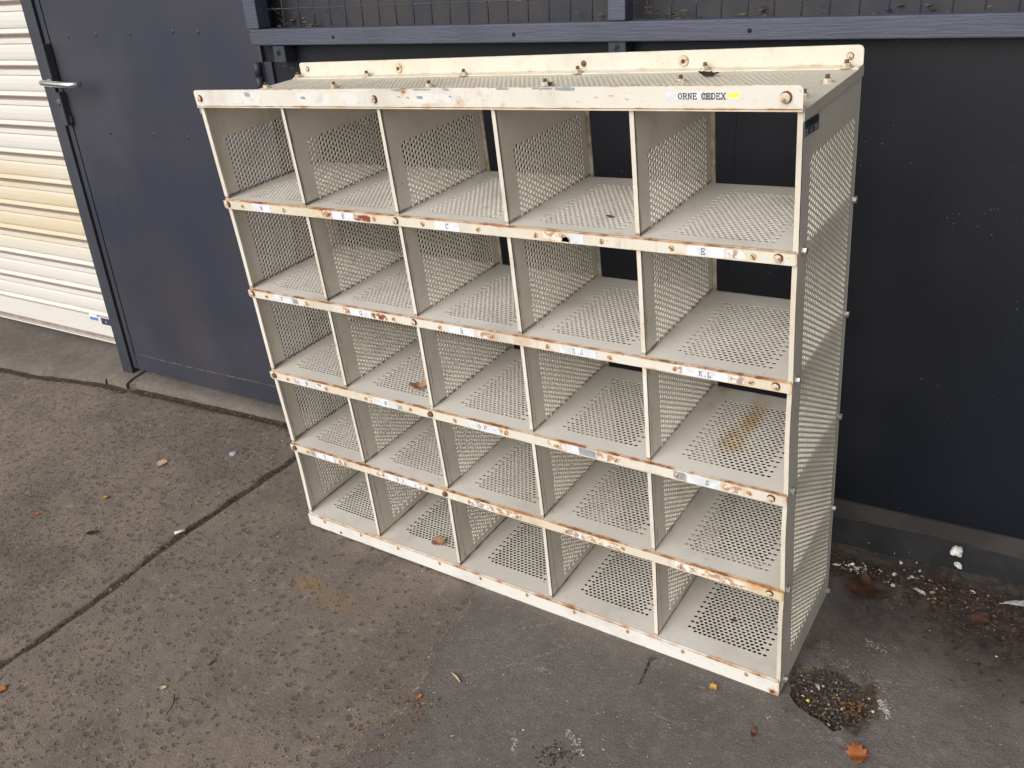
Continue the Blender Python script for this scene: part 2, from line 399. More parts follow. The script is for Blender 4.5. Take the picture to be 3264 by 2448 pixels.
def concrete(name, c1, c2, c3, pit=1.0, swirl=0.0, pitcol=(.062,.050,.042)):
    n = NT(name)
    w1 = n.noise(1.3, 4, .55); w2 = n.noise(5.5, 5, .6); w3 = n.noise(42, 5, .65); w4 = n.noise(230, 3, .6)
    col = n.mix(n.ramp(w1, .36, .64), c1, c2)
    col = n.mix(n.m('MULTIPLY', n.ramp(n.noise(2.8, 3, .5, n.mapping(loc=(2,8,3))), .50, .66), .55), col, tuple(c*.68 for c in c2))
    col = n.mix(n.m('MULTIPLY', n.ramp(w2, .45, .70), .7), col, c3)
    col = n.mix(n.m('MULTIPLY', n.ramp(w3, .46, .74), .55), col, tuple(c*.60 for c in c1))
    col = n.mix(n.m('MULTIPLY', n.ramp(w3, .48, .28), .35), col, tuple(min(1, c*1.55) for c in c2))
    h = n.m('MULTIPLY', w3, .5)
    # exposed stones / pits: ragged blobs from a thresholded noise, in two sizes
    xx = n.sep()[0]
    zone = n.ramp(n.noise(2.1, 3, .5, n.mapping(loc=(7,3,0))), .40, .66, .0, .75)
    zone = n.m('MAXIMUM', zone, n.ramp(xx, -.40, -.26, .95, 0.0))
    wob = n.m('MULTIPLY', n.m('SUBTRACT', n.noise(130, 3, .6), .5), .75)
    def pits(scale, rlo, rvar, keep, off):
        v = n.voro(scale, n.mapping(loc=off)); c = n.sep(v.outputs['Color'])
        rad = n.m('ADD', rlo, n.m('MULTIPLY', c[1], rvar))
        e = n.ramp(n.m('SUBTRACT', n.m('ADD', v.outputs['Distance'], wob), rad), -.07, .07, 1.0, 0.0)
        return n.m('MULTIPLY', e, n.ramp(n.m('ADD', c[0], n.m('MULTIPLY', zone, .5)), keep, keep + .08))
    p = pits(54, .15, .27, .58, (3.3,1.7,0))
    p2 = pits(97, .18, .22, .80, (1.3,5.7,0))
    p = n.m('MULTIPLY', n.m('MAXIMUM', p, n.m('MULTIPLY', p2, .8)), pit)
    col = n.mix(n.m('MULTIPLY', p, .78), col, n.mix(n.ramp(w4, .4, .6), pitcol, tuple(c*1.8 for c in pitcol)))
    # cement skin worn pale between the pits
    lt = n.m('MULTIPLY', n.ramp(n.noise(30, 5, .7, n.mapping(loc=(1,9,2))), .54, .70), .38)
    col = n.mix(lt, col, tuple(min(1, c*1.6) for c in c1))
    # grain
    col = n.mix(n.m('MULTIPLY', n.ramp(w4, .50, .66), .42), col, tuple(c*.52 for c in c1))
    col = n.mix(n.m('MULTIPLY', n.ramp(w4, .47, .34), .30), col, tuple(min(1, c*1.7) for c in c1))
    wn = n.noise(120, 3, .7, n.mapping((1, 2.2, 1), rot=(0,0,.7), loc=(5,2,0)))
    col = n.mix(n.m('MULTIPLY', n.ramp(wn, .58, .70), .40), col, tuple(c*.5 for c in c2))
    vs = n.voro(120)
    # light grit
    wg = n.m('MULTIPLY', n.ramp(vs.outputs['Distance'], .05, .17, 1.0, 0.0), n.ramp(n.sep(vs.outputs['Color'])[2], .955, .965))
    col = n.mix(n.m('MULTIPLY', wg, .75), col, (.50,.46,.40))
    if swirl:
        sv = n.noise(7, 5, .7, n.mapping((1.0, 3.2, 1), rot=(0,0,.5)), 1.2)
        s = n.m('MULTIPLY', n.ramp(sv, .60, .72), n.ramp(n.noise(70, 4, .7), .42, .62))
        col = n.mix(n.m('MULTIPLY', s, swirl), col, (.30,.28,.27))
    d = n.attr('dirt')
    dm = n.ramp(n.m('ADD', d, n.m('MULTIPLY', n.m('SUBTRACT', n.noise(60, 4, .65), .5), 1.1)), .32, .78)
    col = n.mix(n.m('MULTIPLY', dm, .92), col, n.mix(n.ramp(n.noise(150, 3), .38, .62), (.030,.023,.018), (.075,.052,.038)))
    s = n.attr('stain')
    sm = n.ramp(n.m('ADD', s, n.m('MULTIPLY', n.m('SUBTRACT', w3, .5), .8)), .3, .9)
    col = n.mix(n.m('MULTIPLY', sm, .5), col, (.25,.15,.06))
    k = n.attr('dark_tone')
    km = n.ramp(n.m('ADD', k, n.m('MULTIPLY', n.m('SUBTRACT', w2, .5), .8)), .15, .95)
    col = n.mix(n.m('MULTIPLY', km, .8), col, n.mix(n.ramp(w3, .4, .65), (.024,.020,.018), (.062,.052,.046)))
    h = n.m('SUBTRACT', h, n.m('MULTIPLY', p, .8))
    h = n.m('ADD', h, n.m('MULTIPLY', w4, .30)); h = n.m('SUBTRACT', h, n.m('MULTIPLY', wn, .25))
    nb = n.bump(h, .75, .0042)
    return n.done(col, .88, nb, spec=.25)
M['slab'] = concrete('concrete_exposed_aggregate', (.212,.170,.134), (.170,.141,.119), (.116,.096,.086), .88)
M['patch'] = concrete('concrete_smooth_patch', (.160,.139,.124), (.140,.122,.110), (.108,.092,.083), .14, .75, (.07,.06,.055))
M['kerb'] = concrete('concrete_kerb', (.150,.128,.110), (.125,.108,.095), (.19,.165,.145), .15)

def leafmat(name, c, c2):
    n = NT(name)
    col = n.mix(n.ramp(n.noise(60, 4), .35, .65), c, c2)
    nb = n.bump(n.noise(120, 4), .5, .002)
    return n.done(col, .75, nb, spec=.3)
M['leaf_tan'] = leafmat('leaf_tan', (.42,.25,.15), (.33,.18,.10))
M['leaf_brown'] = leafmat('leaf_brown', (.16,.072,.036), (.10,.045,.026))
M['leaf_soil'] = leafmat('leaf_soil', (.085,.038,.022), (.055,.026,.017))
M['leaf_pale'] = leafmat('leaf_pale', (.58,.38,.24), (.47,.29,.17))
M['leaf_dark'] = leafmat('leaf_dark', (.045,.035,.022), (.025,.02,.015))
M['leaf_yellow'] = leafmat('leaf_yellow', (.52,.30,.08), (.42,.22,.07))
M['leaf_orange'] = leafmat('leaf_orange', (.40,.14,.045), (.26,.085,.03))
M['leaf_green'] = leafmat('leaf_green', (.11,.095,.045), (.07,.06,.03))
M['white_bit'] = plain('white_bit', (.66,.64,.60), .8, (.45,.44,.42), 90)
M['feather'] = plain('feather_grey', (.55,.55,.56), .8, (.35,.34,.34), 90)
M['straw'] = plain('straw_tan', (.52,.40,.24), .8, (.38,.27,.16), 80)
M['twig'] = plain('twig_brown', (.07,.045,.035), .85)
M['glassbit'] = plain('grey_plastic', (.36,.42,.46), .4, (.25,.3,.34), 60)

def attrcol(name, rough=.9):
    n = NT(name); return n.done(n.attr('tint', 'Color'), rough, spec=.3)
M['bits'] = attrcol('loose_bits')

# ------------------------------------------------------------------ perforated sheet
def perf(mb, mp, th, u0, u1, v0, v1, rows, p, h, r, m=0, vcuts=()):
    """sheet in (u,v), rows = [(v, [start_u ...], count)]; mp maps arrays (u,v,t) -> xyz, t = 0 / th the two faces."""
    quads = []
    def rect(a, b, c, d):
        if b - a > 1e-6 and d - c > 1e-6: quads.append((a, b, c, d))
    holes = []
    va = rows[0][0] - h/2
    cuts = [v0] + [c for c in vcuts if v0 < c < va] + [va]
    us = np.linspace(u0, u1, 25)
    for c, d in zip(cuts, cuts[1:]):
        for a, b in zip(us, us[1:]): rect(a, b, c, d)
    for v, starts, cnt in rows:
        a = u0
        for s in starts:
            rect(a, s - p/2, v - h/2, v + h/2)
            for k in range(cnt): holes.append((s + k*p, v))
            a = s + (cnt - .5)*p
        rect(a, u1, v - h/2, v + h/2)
    vb = rows[-1][0] + h/2
    for a, b in zip(us, us[1:]): rect(a, b, vb, v1)
    q = np.array(quads)
    n = len(q)
    U = q[:, [0, 1, 1, 0]].ravel(); V = q[:, [2, 2, 3, 3]].ravel()
    F = np.arange(4*n).reshape(n, 4)
    mb.quads(mp(U, V, np.zeros_like(U)), F, m)
    mb.quads(mp(U, V, np.full_like(U, th)), F[:, ::-1], m)
    H = np.array(holes); k = len(H)
    ang = np.arange(8)*math.pi/4
    ou, ov = r*np.cos(ang), r*np.sin(ang)
    bu = np.array([1, 1, 0, -1, -1, -1, 0, 1])*p/2; bv = np.array([0, 1, 1, 1, 0, -1, -1, -1])*h/2
    U = np.concatenate([H[:, :1] + ou, H[:, :1] + bu], 1)      # k x 16
    V = np.concatenate([H[:, 1:] + ov, H[:, 1:] + bv], 1)
    i = np.arange(8); j = (i + 1) % 8
    f1 = np.stack([i, i + 8, j + 8, j], 1)                      # 8 x 4
    F = (f1[None] + (np.arange(k)*16)[:, None, None]).reshape(-1, 4)
    A = mp(U.ravel(), V.ravel(), np.zeros(k*16)); B = mp(U.ravel(), V.ravel(), np.full(k*16, th))
    mb.quads(A, F, m); mb.quads(B, F[:, ::-1], m)
    R = np.concatenate([A.reshape(k, 16, 3)[:, :8], B.reshape(k, 16, 3)[:, :8]], 1).reshape(-1, 3)
    f2 = np.stack([i, j, j + 8, i + 8], 1)
    F = (f2[None] + (np.arange(k)*16)[:, None, None]).reshape(-1, 4)
    mb.quads(R, F, m)

def yfront(z):
    zz = np.array(LEV[::-1] + [1.07]); yy = np.array(YL[::-1] + [0.0])
    return np.interp(z, zz, yy)

# ------------------------------------------------------------------ the rack
rack = thing('sorting_rack', 'cream metal pigeonhole rack with perforated cells and rusty lettered rails, standing by the wall', 'shelving', (0, 0, 0))

P = .00985; HC = .00816; HR = .0036
def vert_rows():
    rows = []
    for k in range(27):
        z0 = .0597 if k % 2 == 0 else .0745
        rows.append((.0431 + k*HC, [z0], 92 if k % 2 == 0 else 91))
    return rows

def upright(name, x, th, warp, fl_dir, mat, front_w=.007, back_dir=1):
    """full height perforated sheet in the plane x, flanges folded at front and back"""
    mb = MB()
    def mp(u, v, t):
        w = warp(u)*np.clip(1 - v/D*1.15, 0, 1)
        # the first strip follows the slightly raked front edge
        y = np.where(v <= .0005, yfront(u) + .0035, v)
        return np.stack([x + w + t, y, u], 1)
    perf(mb, mp, th, 0.002, LEV[0] - .001, 0.0, D, vert_rows(), P, HC, HR)
    # front fold, back fold
    zs = np.linspace(.002, LEV[0] - .001, 61)
    def strip(y_of, x_a, x_b, dy, front=True):
        Wp = warp(zs)*(1 if front else 0)
        a = np.stack([x + Wp + x_a, y_of(zs), zs], 1); b = np.stack([x + Wp + x_b, y_of(zs), zs], 1)
        c = a + np.array([0, dy, 0]); d = b + np.array([0, dy, 0])
        V = np.concatenate([a, b, d, c]); n = len(zs); F = []
        for k in range(n-1):
            for q in ((0, 1), (1, 2), (2, 3), (3, 0)):
                F.append((q[0]*n+k, q[1]*n+k, q[1]*n+k+1, q[0]*n+k+1))
        mb.quads(V, F)
    strip(lambda z: yfront(z) + .0022, -front_w if fl_dir < 0 else th*0, (th if fl_dir < 0 else front_w), .0035)
    strip(lambda z: np.full_like(z, D), -.0002 if back_dir > 0 else -.009, .009 if back_dir > 0 else th + .0002, .0014, False)
    def rust(V):
        e = np.exp(-np.abs(V[:, 1] - yfront(V[:, 2]) - .003)/.0025)*.34
        return e
    return mb.build(name, mat, rack, rust=rust)

def bump_between(z, lo, hi):
    t = np.clip((z - lo)/(hi - lo), 0, 1)
    return np.sin(np.pi*t**1.0)*(.55 + .45*t)*1.2

def warp_right(z):
    z = np.asarray(z, float)
    return -(.0008*bump_between(z, LEV[2], LEV[1]) + .0017*bump_between(z, LEV[3], LEV[2]) + .0018*bump_between(z, LEV[4], LEV[3])
             + .0014*bump_between(z, LEV[5]+.03, LEV[4]))
def warp_left(z):
    z = np.asarray(z, float)
    return .003*bump_between(z, LEV[5], LEV[4]) + .0015*bump_between(z, LEV[2], LEV[1])
flat = lambda z: np.zeros_like(np.asarray(z, float))

upright('side_panel', .0005, .0015, warp_left, +1, M['side'], .010)
sp = upright('side_panel', W - .0017, .0012, warp_right, -1, M['side_out'], .006, -1)
for k in range(1, 5):
    upright('divider', k*.24 - .0007, .0015, flat, -1, M['divider'], .0055)

# shelves
def shelf(name, lev, mat):
    z = LEV[lev]; y0 = YL[lev]
    mb = MB()
    rows = []
    for j in range(28):
        st = [c*.24 + (.0591 if j % 2 == 0 else .0442) for c in range(5)]
        rows.append((.0292 + j*.0075, st, 15))
    mp = lambda u, v, t: np.stack([u, v, z - t], 1)
    perf(mb, mp, .0016, .003, W - .003, y0 + .0012, D - .001, rows, .0098, .0075, .00365, vcuts=(y0+.0025, y0+.004, y0+.008))
    # front lip and back lip folded down
    mb.box(.003, W-.003, y0, y0+.0012, z-.015, z-.0004)
    mb.box(.003, W-.003, D-.001, D+.0002, z-.012, z-.0004)
    def rust(V):
        d = np.clip(V[:, 1] - y0, 0, 1)
        return np.clip(1.15*np.exp(-d/.0028), 0, 1)*(.90 if lev < 5 else .72)
    return mb.build(name, mat, rack, rust=rust)
for l in range(1, 6):
    shelf('shelf', l, M['shelf_streak'] if l == 3 else M['shelf'])

# roof sheet
mb = MB()
rows = []
for j in range(28):
    rows.append((.0345 + j*.0075, [.0650 if j % 2 == 0 else .0502], 109))
perf(mb, lambda u, v, t: np.stack([u, v, LEV[0] + .0012 - t], 1), .0012, -.001, W + .0012, .0005, D + .006, rows, .0098, .0075, .0031)
mb.box(W + .0002, W + .0014, .001, D + .005, LEV[0] - .0135, LEV[0] + .0008)
mb.box(-.0014, -.0002, .001, D + .005, LEV[0] - .0135, LEV[0] + .0008)
mb.build('top_sheet', M['roof'], rack, rust=lambda V: .35*(V[:, 0] > W) + 0*V[:, 0])

# plates with a gridded face, chamfered ends and rust fields
def plate(name, x0, x1, y, z0, z1, th, mat, spots=(), top=.75, bot=.55, ends=.5, mid=0.0, cham=(0, 0, 0, 0), edge=.0022, zn=9, extra=None, yslope=0.0):
    """front face at y, thickness th towards +y. cham = chamfers at tl, tr, bl, br"""
    mb = MB(); nx = max(8, int((x1-x0)/.005))
    xs = np.linspace(x0, x1, nx + 1)
    t = np.array([0, .0012, .003] ); H = z1 - z0
    zs = np.unique(np.concatenate([z0 + t, np.linspace(z0 + .003, z1 - .003, zn), z1 - t[::-1]]))
    X, Z = np.meshgrid(xs, zs)
    # corner chamfers by pulling the corner columns in
    def pull(X, Z):
        Xn = X.copy()
        for (cx, cz, c, sx) in ((x0, z1, cham[0], 1), (x1, z1, cham[1], -1), (x0, z0, cham[2], 1), (x1, z0, cham[3], -1)):
            if c > 0:
                lim = np.clip(c - np.abs(Z - cz), 0, None)
                lim = c - np.sqrt(np.clip(c*c - lim*lim, 0, None))
                Xn = np.maximum(Xn, x0 + lim) if sx > 0 else np.minimum(Xn, x1 - lim)
        return Xn
    Xp = pull(X, Z)
    ny, nxx = X.shape
    A = np.stack([Xp, np.full_like(X, y) + yslope*(Z - z1), Z], -1).reshape(-1, 3)
    Bk = A + np.array([0, th, 0])
    idx = np.arange(ny*nxx).reshape(ny, nxx)
    F = np.stack([idx[:-1, :-1], idx[:-1, 1:], idx[1:, 1:], idx[1:, :-1]], -1).reshape(-1, 4)
    ring = np.concatenate([idx[0, :], idx[1:, -1], idx[-1, -2::-1], idx[-2:0:-1, 0]])
    n = ny*nxx; r2 = np.roll(ring, -1)
    R = np.stack([ring, ring + n, r2 + n, r2], 1)
    mb.quads(np.concatenate([A, Bk]), np.concatenate([F, F[:, ::-1] + n, R]))
    def rust(V):
        v = np.full(len(V), mid)
        v = np.maximum(v, top*np.exp(-(z1 - V[:, 2])/edge)); v = np.maximum(v, bot*np.exp(-(V[:, 2] - z0)/edge))
        v = np.maximum(v, ends*np.exp(-(x1 - V[:, 0])/.008)); v = np.maximum(v, ends*.8*np.exp(-(V[:, 0] - x0)/.008))
        for (sx, sz, sr, sa) in spots:
            v = np.maximum(v, sa*np.exp(-(((V[:, 0]-sx)/sr)**2 + ((V[:, 2]-sz)/(sr*1.2))**2)))
        return v
    return mb.build(name, mat, rack, rust=rust)

SCX = [.058, .181, .299, .423, .538, .660, .776, .8975, 1.0145, 1.139]
BX = [.0140, .476, 1.1755]

def bolt_mesh(mat_i=0):
    mb = MB()
    mb.cyl((0, 0, 0), (0, -1, 0), .0068, .0008, 14, 1)
    mb.cyl((0, -.0008, 0), (0, -1, 0), .0058, .0036, 14, 1, r2=.0056)
    mb.dome((0, -.0044, 0), (0, -1, 0), .0056, .0010, 14, 0, 2)
    return mb
def screw_mesh():
    mb = MB()
    n = 12
    mb.cyl((0, 0, 0), (0, -1, 0), .0050, .0008, n, 0, r2=.0046)
    mb.box(-.0008, .0008, -.00105, -.0007, -.0042, .0042, 1)
    return mb

protos = {}
def hardware(kind, parent, loc, rot=0.0):
    if kind not in protos:
        if kind == 'bolt': o = bolt_mesh().build('bolt', [M['bolt'], M['bolt_rust']], parent)
        elif kind == 'bolt_rust':
            o = bolt_mesh().build('bolt', [M['bolt_rust'], M['bolt_rust']], parent); o['label'] = 'dark rusty bolt head'
        elif kind == 'screw': o = screw_mesh().build('screw', [M['screw'], M['slot']], parent)
        protos[kind] = o
    else:
        o = protos[kind].copy(); COL.objects.link(o); o.parent = parent
    o.location = loc; o.rotation_euler = (0, rot, 0)
    return o

# ---- simple stroke lettering -------------------------------------------------
G = {
 'A': [[(0,0),(.5,1),(1,0)],[(.2,.36),(.8,.36)],[(-.12,0),(.2,0)],[(.8,0),(1.12,0)]],
 'B': [[(.15,0),(.15,1)],[(0,1),(.6,1),(.85,.88),(.85,.66),(.6,.53),(.15,.53)],[(.6,.53),(.95,.4),(.95,.13),(.65,0),(0,0)]],
 'C': [[(.95,.72),(.95,1)],[(.95,.78),(.75,.97),(.45,1),(.15,.85),(.02,.5),(.15,.15),(.45,0),(.75,.03),(.95,.2)]],
 'D': [[(.15,0),(.15,1)],[(0,1),(.55,1),(.9,.8),(1,.5),(.9,.2),(.55,0),(0,0)]],
 'E': [[(.15,0),(.15,1)],[(0,1),(.9,1),(.9,.8)],[(.15,.52),(.65,.52)],[(.65,.64),(.65,.4)],[(0,0),(.95,0),(.95,.22)]],
 'F': [[(.15,0),(.15,1)],[(0,1),(.9,1),(.9,.8)],[(.15,.52),(.65,.52)],[(.65,.64),(.65,.4)],[(0,0),(.4,0)]],
 'G': [[(.95,.72),(.95,1)],[(.95,.78),(.75,.97),(.45,1),(.15,.85),(.02,.5),(.15,.15),(.45,0),(.75,.03),(.92,.15),(.92,.42)],[(.62,.42),(1.05,.42)]],
 'H': [[(.15,0),(.15,1)],[(.85,0),(.85,1)],[(.15,.52),(.85,.52)],[(0,0),(.32,0)],[(0,1),(.32,1)],[(.68,0),(1,0)],[(.68,1),(1,1)]],
 'I': [[(.5,0),(.5,1)],[(.2,0),(.8,0)],[(.2,1),(.8,1)]],
 'J': [[(.7,1),(.7,.2),(.55,.03),(.3,0),(.1,.1),(.08,.28)],[(.45,1),(.98,1)]],
 'K': [[(.15,0),(.15,1)],[(0,0),(.34,0)],[(0,1),(.34,1)],[(.9,1),(.15,.42)],[(.4,.6),(.92,0)],[(.72,1),(1.05,1)],[(.75,0),(1.08,0)]],
 'L': [[(.2,0),(.2,1)],[(.02,1),(.42,1)],[(0,0),(.95,0),(.95,.28)]],
 'M': [[(.12,0),(.12,1),(.5,.35),(.88,1),(.88,0)],[(-.02,0),(.3,0)],[(.7,0),(1.02,0)]],
 'N': [[(.15,0),(.15,1),(.85,0),(.85,1)],[(0,0),(.32,0)],[(.66,1),(1.02,1)]],
 'O': [[(.5,0),(.18,.13),(.03,.5),(.18,.87),(.5,1),(.82,.87),(.97,.5),(.82,.13),(.5,0)]],
 'P': [[(.15,0),(.15,1)],[(0,1),(.65,1),(.92,.88),(.92,.6),(.65,.46),(.15,.46)],[(0,0),(.38,0)]],
 'R': [[(.15,0),(.15,1)],[(0,1),(.62,1),(.88,.88),(.88,.64),(.62,.52),(.15,.52)],[(.55,.52),(.92,0),(1.08,0)],[(0,0),(.34,0)]],
 'S': [[(.85,.72),(.85,1)],[(.85,.8),(.65,.97),(.35,.98),(.12,.82),(.15,.62),(.5,.5),(.85,.38),(.9,.18),(.65,.02),(.35,.02),(.12,.2)],[(.12,0),(.12,.28)]],
 'T': [[(.5,0),(.5,1)],[(.05,.78),(.05,1),(.95,1),(.95,.78)],[(.3,0),(.7,0)]],
 'U': [[(.15,1),(.15,.25),(.32,.04),(.5,0),(.68,.04),(.85,.25),(.85,1)],[(0,1),(.32,1)],[(.68,1),(1,1)]],
 'V': [[(.05,1),(.5,0),(.95,1)],[(-.08,1),(.22,1)],[(.78,1),(1.08,1)]],
 'X': [[(.05,0),(.95,1)],[(.05,1),(.95,0)],[(-.08,0),(.25,0)],[(.75,0),(1.08,0)],[(-.08,1),(.25,1)],[(.75,1),(1.08,1)]],
 '.': [[(.4,.0),(.6,.0)],[(.4,.08),(.6,.08)]],
}
def letters(mb, text, xc, y, zc, h, wf=.62, gap=.34, bold=.125, m=1):
    w = h*wf; adv = h*(wf + gap)
    total = sum((adv*.75 if c in ' .' else adv) for c in text) - h*gap
    x = xc - total/2
    for c in text:
        if c != ' ':
            ww = w*(.6 if c == '.' else 1)
            for pl in G[c]:
                pts = [Vector((x + a*ww, 0, zc - h/2 + b*h)) for a, b in pl]
                for p, q in zip(pts, pts[1:]):
                    d = (q - p)
                    if d.length < 1e-7: continue
                    d.normalize(); nrm = Vector((-d.z, 0, d.x))*(h*bold/2); e = d*(h*bold*.35)
                    quad = [p - nrm - e, q - nrm + e, q + nrm + e, p + nrm - e]
                    mb.prism([(v.x, y, v.z) for v in quad], (0, -.00012, 0), m)
        x += adv*.75 if c in ' .' else adv

def label(parent, x0, x1, y, zc, h, text, mat=None, lh=.0085, xo=0.0, tilt=0.0, name='label'):
    mb = MB(); z0, z1 = zc - h/2, zc + h/2
    j = lambda a: a + random.uniform(-.0006, .0006)
    pts = [(j(x0), y, j(z0)), (j(x1), y, j(z0)), (j(x1), y, j(z1)), (j(x0), y, j(z1))]
    mb.prism([pts[0], pts[3], pts[2], pts[1]], (0, -.0003, 0), 0)
    if text: letters(mb, text, (x0+x1)/2 + xo, y - .0003, zc, lh)
    return mb.build(name, [M['paper'] if mat is None else mat, M['ink']], parent)

def ragged(parent, x0, x1, y, z0, z1, mat, n=22, name='label_remnant', amp=.0022, th=.00018):
    mb = MB(); pts = []
    per = n//4
    for a in range(per): pts.append((x0 + (x1-x0)*a/per + random.uniform(-amp, amp), z1 - random.uniform(0, amp)))
    for a in range(max(2, per//2)): pts.append((x1 + random.uniform(-amp*2, amp), z1 + (z0-z1)*(a+.5)/max(2, per//2)))
    for a in range(per): pts.append((x1 + (x0-x1)*a/per + random.uniform(-amp, amp), z0 + random.uniform(0, amp)))
    for a in range(max(2, per//2)): pts.append((x0 + random.uniform(-amp, amp*2), z0 + (z1-z0)*(a+.5)/max(2, per//2)))
    mb.prism([(a, y, b) for a, b in pts], (0, -th, 0), 0)
    return mb.build(name, mat, parent)

# ---- the four lettered rails -----------------------------------------------------
RZ = {1: (.8240, .8420), 2: (.6230, .6404), 3: (.4190, .4388), 4: (.2210, .2400)}
LBL = {
 1: [(.0884,.1426,'A'), (.3156,.3713,'B'), (.5657,.621,'C'), (.8409,.8654,''), (1.040,1.0971,'E')],
 2: [(.0772,.1371,'F'), (.3067,.3653,'G'), (.5608,.6188,'H'), (.8017,.8722,'I.J'), (1.0273,1.1021,'K.L')],
 3: [(.0955,.1441,'M'), (.326,.3846,'N'), (.5677,.6441,'O.P'), (.7954,.822,''), (1.0324,1.0898,'S')],
 4: [(.0853,.1452,'T'), (.3084,.39,'U.V')],
}
for l in range(1, 5):
    z0, z1 = RZ[l]; zc = (z0+z1)/2; y = YL[l] - .0040
    spots = [(x, zc, .009, .60) for x in BX] + [(x, zc - .001, .0075, random.uniform(.25, .62)) for x in SCX]
    if l == 1: spots += [(.40, zc, .018, .85), (.30, zc+.006, .014, .75), (.80, zc, .018, .8), (1.047, zc, .006, .95)]
    if l == 2: spots += [(.655, zc, .03, .68), (.73, zc+.002, .03, .68), (1.12, zc, .016, .8)]
    if l == 3: spots += [(.87, zc, .02, .62), (1.10, zc, .014, .95), (1.13, zc-.004, .02, .75), (.66, zc, .014, .7)]
    if l == 4: spots += [(.06, zc, .012, .9), (1.15, zc+.006, .02, .85), (.70, zc, .02, .6)]
    rail = plate('label_rail', -.001, W + .0005, y, z0, z1, .0032, M['rail'], spots, top=.90, bot=.66, ends=.9, mid=.10, edge=.0030,
                 cham=(.003, .0045, .006, .005))
    for i, x in enumerate(BX):
        kind = 'bolt_rust' if (l in (3, 4) and i < 2) or (l == 4 and i == 1) else 'bolt'
        hardware(kind, rail, (x + random.uniform(-.001, .001), y, zc + .001), random.uniform(0, 3))
    skip = {3: {4: 0}, 4: {}}
    for k, x in enumerate(SCX):
        if l == 4 and k in (9,): continue
        hardware('screw', rail, (x, y, zc - .0005 + random.uniform(-.0006, .0006)), random.uniform(-1.2, 1.2))
    for (a, b, t) in LBL[l]:
        ox = -.004 if t == 'E' else (.006 if t == 'S' else 0)
        lab = label(rail, a, b, y - .0002, zc - .0002, (z1 - z0)*.88, t, lh=.0088 if len(t) < 3 else .0085, xo=ox)
    R = lambda a, b, mt, lo=.06, hi=.94: ragged(rail, a, b, y - .0001, z0 + (z1-z0)*lo, z0 + (z1-z0)*hi, M[mt])
    if l == 1:
        R(.2905, .3140, 'maroon', .15, .95); R(.373, .412, 'maroon', .08, .85); R(.792, .838, 'residue', .1, .9); R(.822, .842, 'greypaint', .05, .6)
        R(1.098, 1.128, 'residue_mauve', .1, .9)
    if l == 2:
        R(.2885, .3050, 'maroon', .1, .95); R(.366, .405, 'maroon', .05, .9); R(.138, .158, 'greypaint', .1, .9); R(.158, .19, 'residue', .1, .8)
        R(1.009, 1.026, 'residue_mauve', .15, .9); R(1.104, 1.131, 'residue_mauve', .1, .9); R(.621, .66, 'residue', .15, .85)
    if l == 3:
        R(.147, .185, 'residue_mauve', .1, .95); R(.823, .857, 'greypaint', .1, .95); R(.757, .792, 'residue', .2, .9); R(.859, .895, 'residue', .1, .9)
        R(1.006, 1.0315, 'greypaint', .05, .95); R(1.091, 1.128, 'residue', .1, .95); R(.645, .668, 'residue', .15, .9); R(.308, .324, 'residue_mauve', .1, .9)
        R(.386, .402, 'greypaint', .1, .7); R(.078, .094, 'residue_mauve', .1, .9)
    if l == 4:
        R(.066, .084, 'greypaint', .1, .95); R(.147, .178, 'residue_mauve', .1, .9); R(.278, .307, 'residue_mauve', .1, .95); R(.391, .42, 'residue_mauve', .1, .9)
        R(.532, .60, 'residue_mauve', .05, .95); R(.602, .668, 'residue', .08, .95); R(.770, .815, 'residue_mauve', .08, .9); R(.82, .895, 'residue', .08, .9)
        R(1.003, 1.04, 'residue_mauve', .08, .95); R(1.042, 1.132, 'residue', .08, .9)

# ---- bottom skirt -------------------------------------------------------------------
spots = [(x, .0268, .008, .45) for x in SCX] + [(.109, .0094, .006, .9), (1.1867, .006, .012, .95), (1.19, .022, .008, .7)]
sk = plate('skirt', .0005, W - .0005, YL[5] - .0035, .0008, .0335, .0030, M['skirt'], spots, top=.8, bot=.72, ends=.7, zn=8)
for x in SCX:
    hardware('screw', sk, (x, YL[5] - .0035, .0265), random.uniform(-.6, .2))
mb = MB(); mb.cyl((0, 0, 0), (0, -1, 0), .0036, .0003, 12, 0)
h1 = mb.build('bolt_hole', M['slot'], sk); h1.location = (.109, YL[5] - .0036, .0094)
dup(h1, sk, (1.1867, YL[5] - .0036, .0060))

# ---- fascia board along the top ------------------------------------------------------
zA, zB = 1.0345, 1.0648
spots = [(.0166, 1.049, .010, .6), (.4785, 1.048, .010, .65), (1.1791, 1.0498, .012, .6), (.612, 1.050, .012, .8), (.742, 1.0385, .006, .95),
         (.30, 1.060, .010, .75), (.66, 1.041, .02, .62), (.70, 1.045, .03, .55), (.70, 1.0565, .012, .75), (.545, 1.062, .012, .75), (.60, 1.04, .03, .6)]
fa = plate('fascia', .0005, W + .0005, -.0035, zA, zB, .0022, M['fascia'], spots, top=.74, bot=.92, ends=.6, cham=(.006, .008, 0, 0), edge=.0018)
mb = MB(); mb.box(.0005, W + .0005, -.0042, .012, LEV[0], LEV[0] + .0022)
mb.build('fascia_ledge', M['rail'], fa, rust=lambda V: np.full(len(V), .55))
for x, zz in ((.0166, 1.0493), (.4785, 1.0475), (1.1791, 1.0498)):
    b = hardware('bolt', fa, (x, -.0035, zz), random.uniform(0, 3))
    if x > 1: b.scale = (1.15, 1.15, 1.15)
lb = MB(); yy = -.0036
lb.prism([(1.0133, yy, 1.0460), (1.0133, yy, 1.0560), (1.1213, yy, 1.0562), (1.1213, yy, 1.0474)], (0, -.0003, 0), 0)
